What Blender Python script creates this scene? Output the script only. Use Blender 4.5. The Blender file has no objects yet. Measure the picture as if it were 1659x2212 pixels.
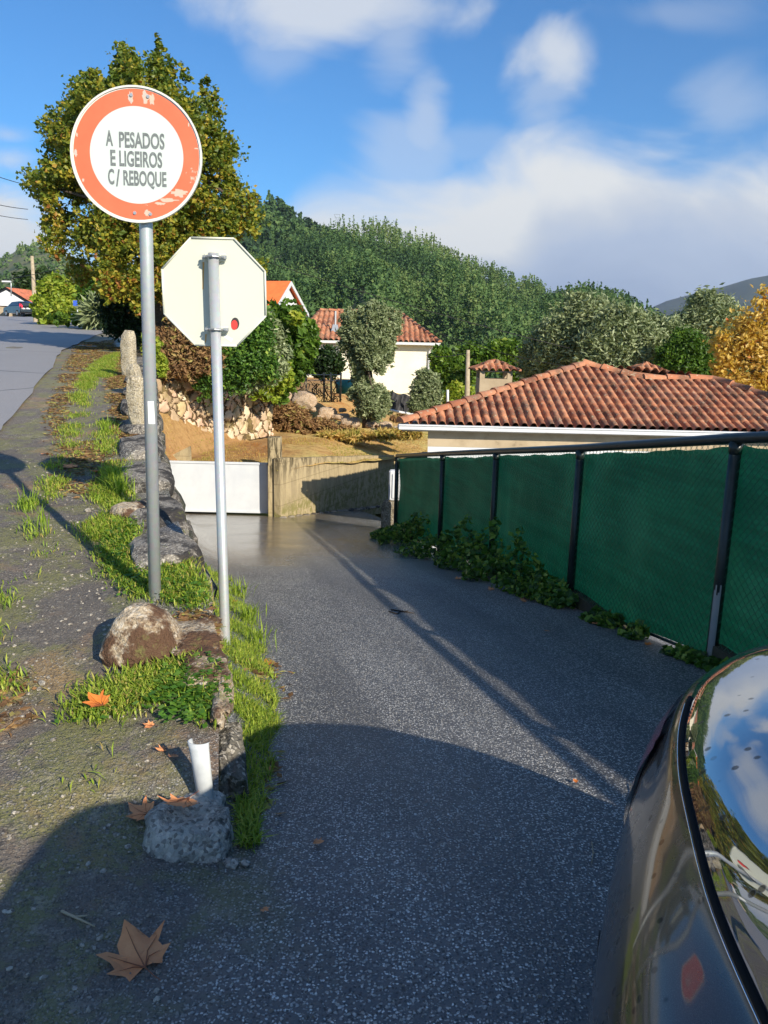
import bpy, math, random
import numpy as np
from mathutils import Vector, Matrix, noise
RS = np.random.RandomState(7); random.seed(7)
sc = bpy.context.scene; C = sc.collection
R = math.radians
# ---------------------------------------------------------------- camera, sky, sun
F, CX, CY, H = 1661.6, 829.5, 1106.0, 1.6
PITCH, ROLL = R(12.0), R(1.3)
cp, sp, cr, sr = math.cos(PITCH), math.sin(PITCH), math.cos(ROLL), math.sin(ROLL)
cam = bpy.data.cameras.new('camera'); co = bpy.data.objects.new('camera', cam); C.objects.link(co)
cam.sensor_fit = 'VERTICAL'; cam.sensor_height = 24.0; cam.lens = 24.0*F/2212.0
cam.clip_start = 0.05; cam.clip_end = 20000
right = Vector((cr, sr*sp, sr*cp)); up = Vector((-sr, cr*sp, cr*cp)); back = Vector((0, -cp, sp))
M = Matrix((right, up, back)).transposed().to_4x4(); M.translation = (0, 0, H)
co.matrix_world = M; sc.camera = co
SUN = Vector((.80, -1.0, .655)).normalized()      # direction towards the sun
el = math.asin(SUN.z); az = math.atan2(SUN.x, SUN.y)
sc.view_settings.view_transform = 'Standard'; sc.view_settings.look = 'None'
sc.view_settings.exposure = 0.60; sc.view_settings.gamma = 1
sc.view_settings.use_curve_mapping = False
sl = bpy.data.lights.new('sun', 'SUN'); sl.energy = 5.0; sl.angle = R(0.55); sl.color = (1, .90, .74)
so = bpy.data.objects.new('sun', sl); C.objects.link(so)
so.rotation_euler = (-SUN).to_track_quat('-Z', 'Y').to_euler()

def ray(u, v):
    x, y = (u-CX)/F, -(v-CY)/F
    x, y = cr*x-sr*y, sr*x+cr*y
    return (x, cp+y*sp, y*cp-sp)
def P(u, v, Y):
    r = ray(u, v); t = Y/r[1]; return Vector((r[0]*t, Y, H+r[2]*t))

class NT:
    """small node-tree writer"""
    def __init__(s, tree): s.t = tree; s.n = tree.nodes; s.l = tree.links
    def node(s, typ, ins=None, **kw):
        n = s.n.new(typ)
        for k, v in kw.items(): setattr(n, k, v)
        for k, v in (ins or {}).items(): s.put(n.inputs[k], v)
        return n
    def put(s, sock, v):
        if isinstance(v, bpy.types.NodeSocket): s.l.new(v, sock)
        elif isinstance(v, bpy.types.Node): s.l.new(v.outputs[0], sock)
        elif isinstance(v, (tuple, list)) and len(v) == 3 and sock.type == 'RGBA': sock.default_value = (*v, 1)
        else: sock.default_value = v
    def math(s, op, a, b=0.0, c=None, clamp=False):
        n = s.n.new('ShaderNodeMath'); n.operation = op; n.use_clamp = clamp
        s.put(n.inputs[0], a); s.put(n.inputs[1], b)
        if c is not None: s.put(n.inputs[2], c)
        return n.outputs[0]
    def mix(s, f, a, b, blend='MIX'):
        n = s.n.new('ShaderNodeMix'); n.data_type = 'RGBA'; n.blend_type = blend
        s.put(n.inputs[0], f); s.put(n.inputs[6], a); s.put(n.inputs[7], b); return n.outputs[2]
    def ramp(s, f, stops, interp='LINEAR'):
        n = s.n.new('ShaderNodeValToRGB'); n.color_ramp.interpolation = interp; e = n.color_ramp.elements
        while len(e) > 1: e.remove(e[0])
        for i, (p, c) in enumerate(stops):
            k = e[0] if i == 0 else e.new(p); k.position = p
            k.color = (c, c, c, 1) if isinstance(c, (int, float)) else (*c, 1)
        s.put(n.inputs[0], f); return n.outputs[0]
    def noise(s, vec, scale, detail=3, rough=.55, out=0, dist=0.0):
        n = s.n.new('ShaderNodeTexNoise'); s.put(n.inputs['Vector'], vec)
        n.inputs['Scale'].default_value = scale; n.inputs['Detail'].default_value = detail
        n.inputs['Roughness'].default_value = rough; n.inputs['Distortion'].default_value = dist
        return n.outputs[out]
    def smooth(s, x, a, b):
        n = s.n.new('ShaderNodeMapRange'); n.interpolation_type = 'SMOOTHSTEP'; n.clamp = True
        s.put(n.inputs[0], x); n.inputs[1].default_value = a; n.inputs[2].default_value = b; return n.outputs[0]

w = bpy.data.worlds.new('World'); sc.world = w; w.use_nodes = True
nt = NT(w.node_tree); nt.n.clear()
sky = nt.node('ShaderNodeTexSky', sky_type='NISHITA', sun_disc=False, sun_elevation=el, sun_rotation=az,
              air_density=1.0, dust_density=.25, ozone_density=3.2)
tc = nt.node('ShaderNodeTexCoord'); d = tc.outputs['Generated']
sep = nt.node('ShaderNodeSeparateXYZ', {0: d}); dx, dy, dz = sep.outputs
yy = nt.math('MAXIMUM', dy, .12)
A = nt.math('DIVIDE', dx, yy); B = nt.math('DIVIDE', dz, yy)
comb = nt.node('ShaderNodeCombineXYZ', {0: A, 1: nt.math('MULTIPLY', B, 1.5), 2: dz})
n1 = nt.noise(comb.outputs[0], 4.2, 9, .52, dist=.5)
n2 = nt.noise(comb.outputs[0], 1.7, 3, .5)
nn = nt.math('SUBTRACT', n1, .5)
# upper edge of the large cloud bank against direction
def ab(u, v):
    r = ray(u, v); return r[0]/r[1], r[2]/r[1]
stops = []
for u, v in ((-300, 330), (0, 330), (60, 470), (200, 600), (560, 470), (700, 430), (900, 430), (1010, 400), (1120, 340), (1190, 285), (1260, 255), (1400, 245), (1500, 285), (1659, 285), (1900, 330), (2100, 500)):
    a, b = ab(u, v); stops.append(((a+1.2)/2.4, b))
stops.sort()
edge = nt.ramp(nt.math('MULTIPLY_ADD', A, 1/2.4, .5), stops)
bank = nt.smooth(nt.math('ADD', nt.math('SUBTRACT', edge, B), nt.math('MULTIPLY', nn, .26)), -.03, .08)
mask = bank
for u, v, ru, rv, st in ((690, 10, 230, 55, .75), (860, 60, 60, 80, .35), (600, 100, 60, 40, .25), (1215, 115, 85, 62, .75), (1190, 180, 70, 60, .35), (920, 245, 40, 60, .45), (890, 330, 75, 60, .35), (1000, 310, 80, 30, .2), (20, 290, 70, 22, .5), (30, 350, 90, 40, .6), (0, 450, 110, 90, 1.0), (1560, 230, 120, 60, .3), (1450, 30, 150, 30, .2)):
    a, b = ab(u, v)
    ea = nt.math('DIVIDE', nt.math('SUBTRACT', A, a), ru/F*1.35); eb = nt.math('DIVIDE', nt.math('SUBTRACT', B, b), rv/F*1.45)
    r2 = nt.math('ADD', nt.math('MULTIPLY', ea, ea), nt.math('MULTIPLY', eb, eb))
    g = nt.math('SUBTRACT', 1.0, nt.math('SQRT', r2))
    g = nt.smooth(nt.math('ADD', g, nt.math('MULTIPLY', nn, 3.4)), -.15, .85)
    mask = nt.math('MAXIMUM', mask, nt.math('MULTIPLY', g, st))
# clouds seen elsewhere on the sky (behind the camera, for reflections)
other = nt.math('MULTIPLY', nt.smooth(nt.noise(d, 2.2, 6, .55), .5, .7), nt.smooth(dy, .3, -.1))
mask = nt.math('MAXIMUM', mask, nt.math('MULTIPLY', other, .8))
lum = nt.math('ADD', nt.math('ADD', nt.math('MULTIPLY', nt.math('SUBTRACT', n2, .5), 1.3), nt.math('MULTIPLY', nn, 1.6)), nt.smooth(nt.math('SUBTRACT', edge, B), .26, .02))
ccol = nt.ramp(lum, [(0.0, (3.9, 4.7, 6.4)), (.4, (4.8, 5.6, 7.1)), (.7, (6.1, 6.6, 7.4)), (1.0, (8.2, 8.3, 8.2))])
skyc = nt.mix(1.0, sky.outputs[0], (.56, 1.10, 1.50), 'MULTIPLY')
col = nt.mix(nt.math('MULTIPLY', mask, .96), skyc, ccol)
bg = nt.node('ShaderNodeBackground', {0: col, 1: .070})
nt.l.new(bg.outputs[0], nt.node('ShaderNodeOutputWorld').inputs[0])

# ---------------------------------------------------------------- materials
def newmat(name):
    m = bpy.data.materials.new(name); m.use_nodes = True; t = NT(m.node_tree); t.n.clear()
    t.out = t.node('ShaderNodeOutputMaterial'); return m, t
def bsdf(t, **k):
    b = t.node('ShaderNodeBsdfPrincipled'); names = dict(col='Base Color', rough='Roughness', metal='Metallic', normal='Normal', spec='Specular IOR Level', coat='Coat Weight', alpha='Alpha', ior='IOR', coatr='Coat Roughness')
    for a, v in k.items(): t.put(b.inputs[names[a]], v)
    t.l.new(b.outputs[0], t.out.inputs[0]); return b
def objco(t): return t.node('ShaderNodeTexCoord').outputs['Object']
def bump(t, h, strength=.5, dist=.01):
    return t.node('ShaderNodeBump', {'Height': h, 'Strength': strength, 'Distance': dist}).outputs[0]
def noisy(name, c1, c2, scale=8, rough=.8, bmp=.4, bd=.01, c3=None, s3=3, t3=.55, metal=0, spec=.4, detail=6, fine=0):
    m, t = newmat(name); o = objco(t)
    n = t.noise(o, scale, detail, .62)
    col = t.mix(t.smooth(n, .3, .7), c1, c2)
    if c3: col = t.mix(t.smooth(t.noise(o, s3, 5, .6), t3, t3+.12), col, c3)
    hh = n
    if fine:
        f = t.noise(o, fine, 2, .5); hh = t.math('ADD', n, t.math('MULTIPLY', f, .6))
        col = t.mix(t.math('MULTIPLY', t.smooth(f, .45, .75), .5), col, tuple(min(1, x*1.9) for x in c1))
    bsdf(t, col=col, rough=rough, metal=metal, spec=spec, normal=bump(t, hh, bmp, bd)); return m
def plain(name, c, rough=.5, metal=0, spec=.5, coat=0):
    m, t = newmat(name); o = objco(t)
    n = t.noise(o, 14, 4); col = t.mix(t.math('MULTIPLY', t.smooth(n, .4, .8), .25), c, tuple(x*.6 for x in c))
    bsdf(t, col=col, rough=rough, metal=metal, spec=spec, coat=coat); return m
def leafmat(name, stops, trans=.45, rough=.45):
    m, t = newmat(name); a = t.node('ShaderNodeAttribute', attribute_name='rnd')
    c = t.ramp(a.outputs['Fac'], stops)
    p = t.node('ShaderNodeBsdfPrincipled', {'Base Color': c, 'Roughness': rough, 'Specular IOR Level': .35})
    tr = t.node('ShaderNodeBsdfTranslucent', {0: t.mix(1, c, (1.0, 1.0, .5), 'MULTIPLY')})
    mx = t.node('ShaderNodeMixShader', {0: trans, 1: p.outputs[0], 2: tr.outputs[0]})
    t.l.new(mx.outputs[0], t.out.inputs[0]); return m

def m_ground():
    """dark wet asphalt of the lane grading into the rough earthy shoulder on the other side of the bank line"""
    m, t = newmat('lane_and_shoulder'); o = objco(t); sx = t.node('ShaderNodeSeparateXYZ', {0: o}).outputs
    yo = t.math('MULTIPLY', t.math('MAXIMUM', t.math('SUBTRACT', sx[1], 2.1), 0.0), .35)
    sd = t.math('ADD', t.math('ADD', sx[0], .42), yo)
    big = t.noise(o, 1.6, 6, .62)
    w_ = t.smooth(t.math('ADD', sd, t.math('MULTIPLY', t.math('SUBTRACT', big, .5), 1.1)), -.45, .35)
    # lane
    n1 = t.noise(o, .8, 5, .6); n2 = t.noise(o, 55, 3, .6)
    vadd = t.node('ShaderNodeVectorMath', operation='ADD', ins={0: o, 1: t.node('ShaderNodeVectorMath', operation='SCALE', ins={0: t.noise(o, 60, 3, .6, 1), 3: .016}).outputs[0]}); od = vadd.outputs[0]
    def stones(scale, lo, hi, r0=.5, r1=.28):
        v = t.node('ShaderNodeTexVoronoi', {'Vector': od, 'Scale': scale}); c = t.node('ShaderNodeSeparateColor', {0: v.outputs['Color']})
        return t.math('MULTIPLY', t.smooth(v.outputs['Distance'], r0, r1), t.smooth(c.outputs[0], lo, hi)), c.outputs[1]
    s1, c1 = stones(112, .25, .55, .52, .36); s2, c2 = stones(62, .66, .80, .44, .26); s3, c3 = stones(66, .42, .85); s3 = t.math('MULTIPLY', s3, t.smooth(t.noise(o, 3.5, 5, .7), .42, .6))
    lane = t.mix(t.smooth(n1, .3, .7), (.085, .085, .088), (.135, .134, .134))
    lane = t.mix(t.math('MULTIPLY', s1, t.math('MULTIPLY_ADD', c1, .85, .15)), lane, (.95, .94, .90))
    dk, _q = stones(100, .45, .6); lane = t.mix(t.math('MULTIPLY', dk, .85), lane, (.03, .03, .032))
    lane = t.mix(t.math('MULTIPLY', s2, .75), lane, (.62, .60, .56))
    trk = t.smooth(t.noise(t.node('ShaderNodeCombineXYZ', {0: t.math('MULTIPLY', t.math('ADD', sx[0], t.math('MULTIPLY', sx[1], .22)), 1.0), 1: t.math('MULTIPLY', sx[1], .12), 2: 0.0}).outputs[0], 1.6, 5, .6), .42, .62)
    lane = t.mix(t.math('MULTIPLY', trk, .45), lane, (.065, .064, .066))
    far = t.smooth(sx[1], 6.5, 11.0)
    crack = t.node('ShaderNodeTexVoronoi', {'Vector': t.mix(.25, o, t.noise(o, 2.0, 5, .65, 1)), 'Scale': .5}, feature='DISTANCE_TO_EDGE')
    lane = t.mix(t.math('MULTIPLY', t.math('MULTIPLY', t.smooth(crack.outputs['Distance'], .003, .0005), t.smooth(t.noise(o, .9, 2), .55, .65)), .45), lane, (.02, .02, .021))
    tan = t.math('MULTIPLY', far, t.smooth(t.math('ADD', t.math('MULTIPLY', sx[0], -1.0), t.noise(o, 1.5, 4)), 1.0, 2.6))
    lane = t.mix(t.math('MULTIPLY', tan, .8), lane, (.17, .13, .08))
    # shoulder
    sh = t.mix(big, (.085, .072, .060), (.18, .15, .115))
    moss = t.smooth(t.noise(o, 2.7, 6, .65), .45, .55)
    sh = t.mix(t.math('MULTIPLY', moss, .7), sh, (.19, .19, .05))
    earth = t.smooth(t.noise(o, 1.15, 5, .6, dist=.5), .55, .66)
    sh = t.mix(t.math('MULTIPLY', earth, .65), sh, (.32, .19, .09))
    pale = t.smooth(t.noise(o, 9, 5, .7), .56, .68)
    sh = t.mix(t.math('MULTIPLY', pale, .55), sh, (.34, .30, .23))
    sh = t.mix(t.math('MULTIPLY', t.smooth(t.noise(o, 17, 5, .75), .56, .62), .6), sh, (.035, .03, .026))
    sh = t.mix(t.math('MULTIPLY', s3, .75), sh, (.42, .385, .33))
    sh = t.mix(t.math('MULTIPLY', s1, .45), sh, (.30, .27, .23)); sh = t.mix(t.math('MULTIPLY', dk, .5), sh, (.03, .027, .024))
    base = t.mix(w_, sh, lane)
    damp = t.smooth(t.noise(o, .55, 4, .6), .42, .62)
    r = t.math('SUBTRACT', .55, t.math('MULTIPLY', damp, .12)); r = t.math('SUBTRACT', r, t.math('MULTIPLY', far, .32))
    r = t.math('ADD', t.math('MULTIPLY', r, w_), t.math('MULTIPLY', t.math('SUBTRACT', 1.0, w_), .72))
    hgt = t.math('ADD', t.math('MULTIPLY', s1, .7), t.math('ADD', t.math('MULTIPLY', n2, .9), t.math('ADD', s2, t.math('MULTIPLY', t.math('SUBTRACT', 1.0, w_), t.math('ADD', s3, t.math('MULTIPLY', t.noise(o, 24, 5, .7), 2.0))))))
    b = t.node('ShaderNodeBump', {'Height': hgt, 'Strength': t.math('SUBTRACT', 1.0, t.math('MULTIPLY', far, .88)), 'Distance': .008})
    bsdf(t, col=base, rough=r, spec=.6, normal=b.outputs[0]); return m
def m_road():
    m, t = newmat('road_asphalt'); o = objco(t)
    n = t.noise(o, .45, 5, .6); f = t.noise(o, 90, 3, .6)
    base = t.mix(n, (.27, .26, .26), (.35, .335, .33))
    base = t.mix(t.math('MULTIPLY', t.smooth(f, .35, .7), .5), base, (.11, .107, .105))
    ck = t.node('ShaderNodeTexVoronoi', {'Vector': t.mix(.2, o, t.noise(o, 1.1, 3, .6, 1)), 'Scale': .16}, feature='DISTANCE_TO_EDGE')
    base = t.mix(t.math('MULTIPLY', t.smooth(ck.outputs['Distance'], .006, .001), .7), base, (.05, .05, .05))
    bsdf(t, col=base, rough=.62, normal=bump(t, f, .7, .005)); return m
def m_granite(name, c1=(.36, .31, .24), c2=(.20, .165, .12), lich=(.07, .06, .05), t3=.5, s3=2.5):
    m, t = newmat(name); o = objco(t)
    n = t.noise(o, 6, 7, .65); f = t.noise(o, 70, 2, .5); v = t.node('ShaderNodeTexVoronoi', {'Vector': o, 'Scale': 85.0})
    base = t.mix(t.smooth(n, .35, .65), c1, c2)
    vc = t.node('ShaderNodeSeparateColor', {0: v.outputs['Color']})
    base = t.mix(t.math('MULTIPLY', t.smooth(vc.outputs[0], .6, .9), .55), base, (.62, .57, .48))
    base = t.mix(t.math('MULTIPLY', t.smooth(vc.outputs[1], .7, .95), .6), base, (.05, .04, .035))
    base = t.mix(t.smooth(t.noise(o, s3, 7, .7), t3, t3+.09), base, lich)
    g = t.smooth(t.noise(o, 4.2, 5, .7), .6, .68)
    base = t.mix(t.math('MULTIPLY', g, .6), base, (.16, .17, .05))
    h = t.math('ADD', t.math('MULTIPLY', n, 2.0), t.math('ADD', f, t.math('MULTIPLY', vc.outputs[0], .4)))
    bsdf(t, col=base, rough=.85, spec=.3, normal=bump(t, h, 1.0, .012)); return m
def m_concrete():
    m, t = newmat('stained_concrete'); o = objco(t)
    sx = t.node('ShaderNodeSeparateXYZ', {0: o}).outputs
    st = t.node('ShaderNodeCombineXYZ', {0: t.math('MULTIPLY', sx[0], 7.0), 1: t.math('MULTIPLY', sx[1], 4.0), 2: t.math('MULTIPLY', sx[2], 1.1)})
    streak = t.noise(st.outputs[0], 1.5, 8, .72, dist=.6)
    base = t.mix(t.noise(o, 2.5, 6, .6), (.46, .37, .21), (.36, .29, .18))
    top = t.smooth(sx[2], .55, 1.45)
    base = t.mix(t.math('MULTIPLY', t.smooth(streak, .44, .56), t.math('MULTIPLY_ADD', top, .85, .25)), base, (.075, .06, .035))
    low = t.smooth(sx[2], .45, .0)
    base = t.mix(t.math('MULTIPLY', t.smooth(t.noise(o, 6, 5, .7), .42, .6), t.math('MULTIPLY', low, .8)), base, (.17, .16, .045))
    ln = t.math('ABSOLUTE', t.math('SUBTRACT', t.math('FRACT', t.math('MULTIPLY_ADD', sx[2], 2.1, .07)), .5))
    base = t.mix(t.math('MULTIPLY', t.smooth(ln, .03, .0), .5), base, (.13, .10, .05))
    bsdf(t, col=base, rough=.9, spec=.2, normal=bump(t, t.math('ADD', streak, t.noise(o, 30, 4)), .6, .012)); return m
def m_tiles(name='roof_tiles', tone=1.0):
    m, t = newmat(name); uv = t.node('ShaderNodeUVMap').outputs[0]; o = objco(t)
    s = t.node('ShaderNodeSeparateXYZ', {0: uv}).outputs
    fl = t.node('ShaderNodeCombineXYZ', {0: t.math('FLOOR', s[0]), 1: t.math('FLOOR', s[1])})
    wn = t.node('ShaderNodeTexWhiteNoise', {'Vector': fl.outputs[0]}).outputs[0]
    base = t.ramp(wn, [(0, (.22*tone, .080, .046)), (.35, (.37*tone, .140, .072)), (.7, (.46*tone, .205, .110)), (1, (.30*tone, .145, .095))])
    dirt = t.noise(o, 3.0, 7, .7)
    base = t.mix(t.math('MULTIPLY', t.smooth(dirt, .46, .62), .7), base, (.12, .070, .045))
    lich = t.smooth(t.noise(o, 12, 7, .8), .565, .61)
    base = t.mix(t.math('MULTIPLY', lich, .75), base, (.46, .40, .28))
    green = t.smooth(t.noise(o, 7, 5, .7), .64, .7)
    base = t.mix(t.math('MULTIPLY', green, .5), base, (.11, .11, .04))
    bsdf(t, col=base, rough=.82, spec=.25, normal=bump(t, t.noise(o, 30, 5), .5, .008)); return m
def m_field():
    m, t = newmat('dry_field'); o = objco(t)
    n = t.noise(o, .35, 6, .65); f = t.noise(o, 6, 6, .7)
    base = t.ramp(n, [(.3, (.42, .19, .06)), (.45, (.56, .36, .14)), (.58, (.60, .47, .17)), (.70, (.42, .40, .10)), (.85, (.18, .22, .05))])
    sxx = t.node('ShaderNodeSeparateXYZ', {0: o}).outputs[0]; base = t.mix(t.math('MULTIPLY', t.smooth(t.math('ADD', sxx, t.math('MULTIPLY', n, 2.0)), -1.4, -2.4), .8), base, (.36, .20, .09))
    base = t.mix(t.smooth(f, .4, .8), base, (.24, .13, .05))
    bsdf(t, col=base, rough=.95, spec=.1, normal=bump(t, f, 1.0, .06)); return m
def m_signpaint():
    m, t = newmat('galvanised'); o = objco(t); n = t.noise(o, 60, 4, .6)
    v = t.node('ShaderNodeTexVoronoi', {'Vector': o, 'Scale': 45.0})
    c = t.mix(n, (.36, .39, .40), (.55, .58, .59)); c = t.mix(.25, c, v.outputs['Color'])
    c = t.mix(.8, c, (.42, .45, .46)); bsdf(t, col=c, rough=.42, metal=.35, normal=bump(t, n, .15, .002)); return m
def m_red():
    m, t = newmat('faded_red_paint'); o = objco(t)
    n = t.noise(o, 9, 6, .65); c = t.mix(n, (.72, .115, .05), (.80, .17, .08))
    c = t.mix(t.smooth(t.noise(o, 5.5, 7, .75), .655, .69), c, (.55, .40, .30))
    bsdf(t, col=c, rough=.45, spec=.4); return m
def m_white(name='sign_white', c=(.56, .62, .585)):
    m, t = newmat(name); o = objco(t)
    n = t.noise(o, 8, 5); c1 = t.mix(n, c, tuple(x*.9 for x in c))
    sc1 = t.smooth(t.noise(o, 16, 8, .85, dist=1.5), .70, .72)
    c1 = t.mix(t.math('MULTIPLY', sc1, .6), c1, (.30, .33, .32)); bsdf(t, col=c1, rough=.45); return m
def m_signback():
    m, t = newmat('sign_back_paint'); o = objco(t); n = t.noise(o, 3, 5)
    c = t.mix(n, (.63, .64, .54), (.57, .58, .50)); bsdf(t, col=c, rough=.5, spec=.4); return m
def m_net():
    m, t = newmat('green_shade_net'); o = objco(t); s = t.node('ShaderNodeSeparateXYZ', {0: o}).outputs
    w1 = t.math('ABSOLUTE', t.math('SUBTRACT', t.math('FRACT', t.math('MULTIPLY_ADD', s[2], 26, t.math('MULTIPLY', t.noise(o, 3, 3), 3.0))), .5))
    band = t.noise(t.node('ShaderNodeCombineXYZ', {0: t.math('MULTIPLY', s[0], .7), 1: t.math('MULTIPLY', s[1], .7), 2: t.math('MULTIPLY', s[2], 9)}).outputs[0], 1.5, 5, .6)
    c = t.mix(t.smooth(w1, .05, .45), (.004, .060, .040), (.007, .095, .060))
    c = t.mix(t.smooth(band, .38, .62), c, (.003, .034, .024)); c = t.mix(t.math('MULTIPLY', t.smooth(t.noise(o, 1.1, 4, .6), .5, .7), .5), c, (.03, .16, .10))
    p = t.node('ShaderNodeBsdfPrincipled', {'Base Color': c, 'Roughness': .5, 'Specular IOR Level': .35, 'Normal': bump(t, t.math('ADD', w1, t.noise(o, 260, 2)), .5, .004)})
    tr = t.node('ShaderNodeBsdfTranslucent', {0: t.mix(.5, c, (.004, .09, .045))})
    mx = t.node('ShaderNodeMixShader', {0: .42, 1: p.outputs[0], 2: tr.outputs[0]})
    t.l.new(mx.outputs[0], t.out.inputs[0]); return m
def m_carpaint():
    m, t = newmat('dark_car_paint'); o = objco(t)
    v = t.node('ShaderNodeTexVoronoi', {'Vector': o, 'Scale': 38.0}); c = t.node('ShaderNodeSeparateColor', {0: v.outputs['Color']})
    mud = t.math('MULTIPLY', t.smooth(v.outputs['Distance'], .26, .16), t.smooth(c.outputs[0], .55, .6))
    fl = t.noise(o, 900, 1)
    base = t.mix(t.smooth(fl, .4, .8), (.022, .021, .020), (.070, .065, .060))
    base = t.mix(mud, base, (.006, .006, .006))
    dust = t.noise(o, 12, 6, .7)
    rough = t.math('ADD', t.math('MULTIPLY', mud, .4), t.math('MULTIPLY_ADD', dust, .12, .22))
    b = bsdf(t, col=base, rough=rough, metal=.15, coat=.8, coatr=.05); return m
def m_carglass():
    m, t = newmat('tinted_car_glass'); o = objco(t)
    v = t.node('ShaderNodeTexVoronoi', {'Vector': o, 'Scale': 34.0}); c = t.node('ShaderNodeSeparateColor', {0: v.outputs['Color']})
    drop = t.math('MULTIPLY', t.smooth(v.outputs['Distance'], .24, .14), t.smooth(c.outputs[0], .52, .56))
    base = t.mix(drop, (.30, .31, .33), (.01, .01, .012))
    bsdf(t, col=base, rough=t.math('MULTIPLY_ADD', drop, .3, .025), metal=.92, spec=1.0, ior=1.6, coat=1.0, coatr=.01); return m

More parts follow.
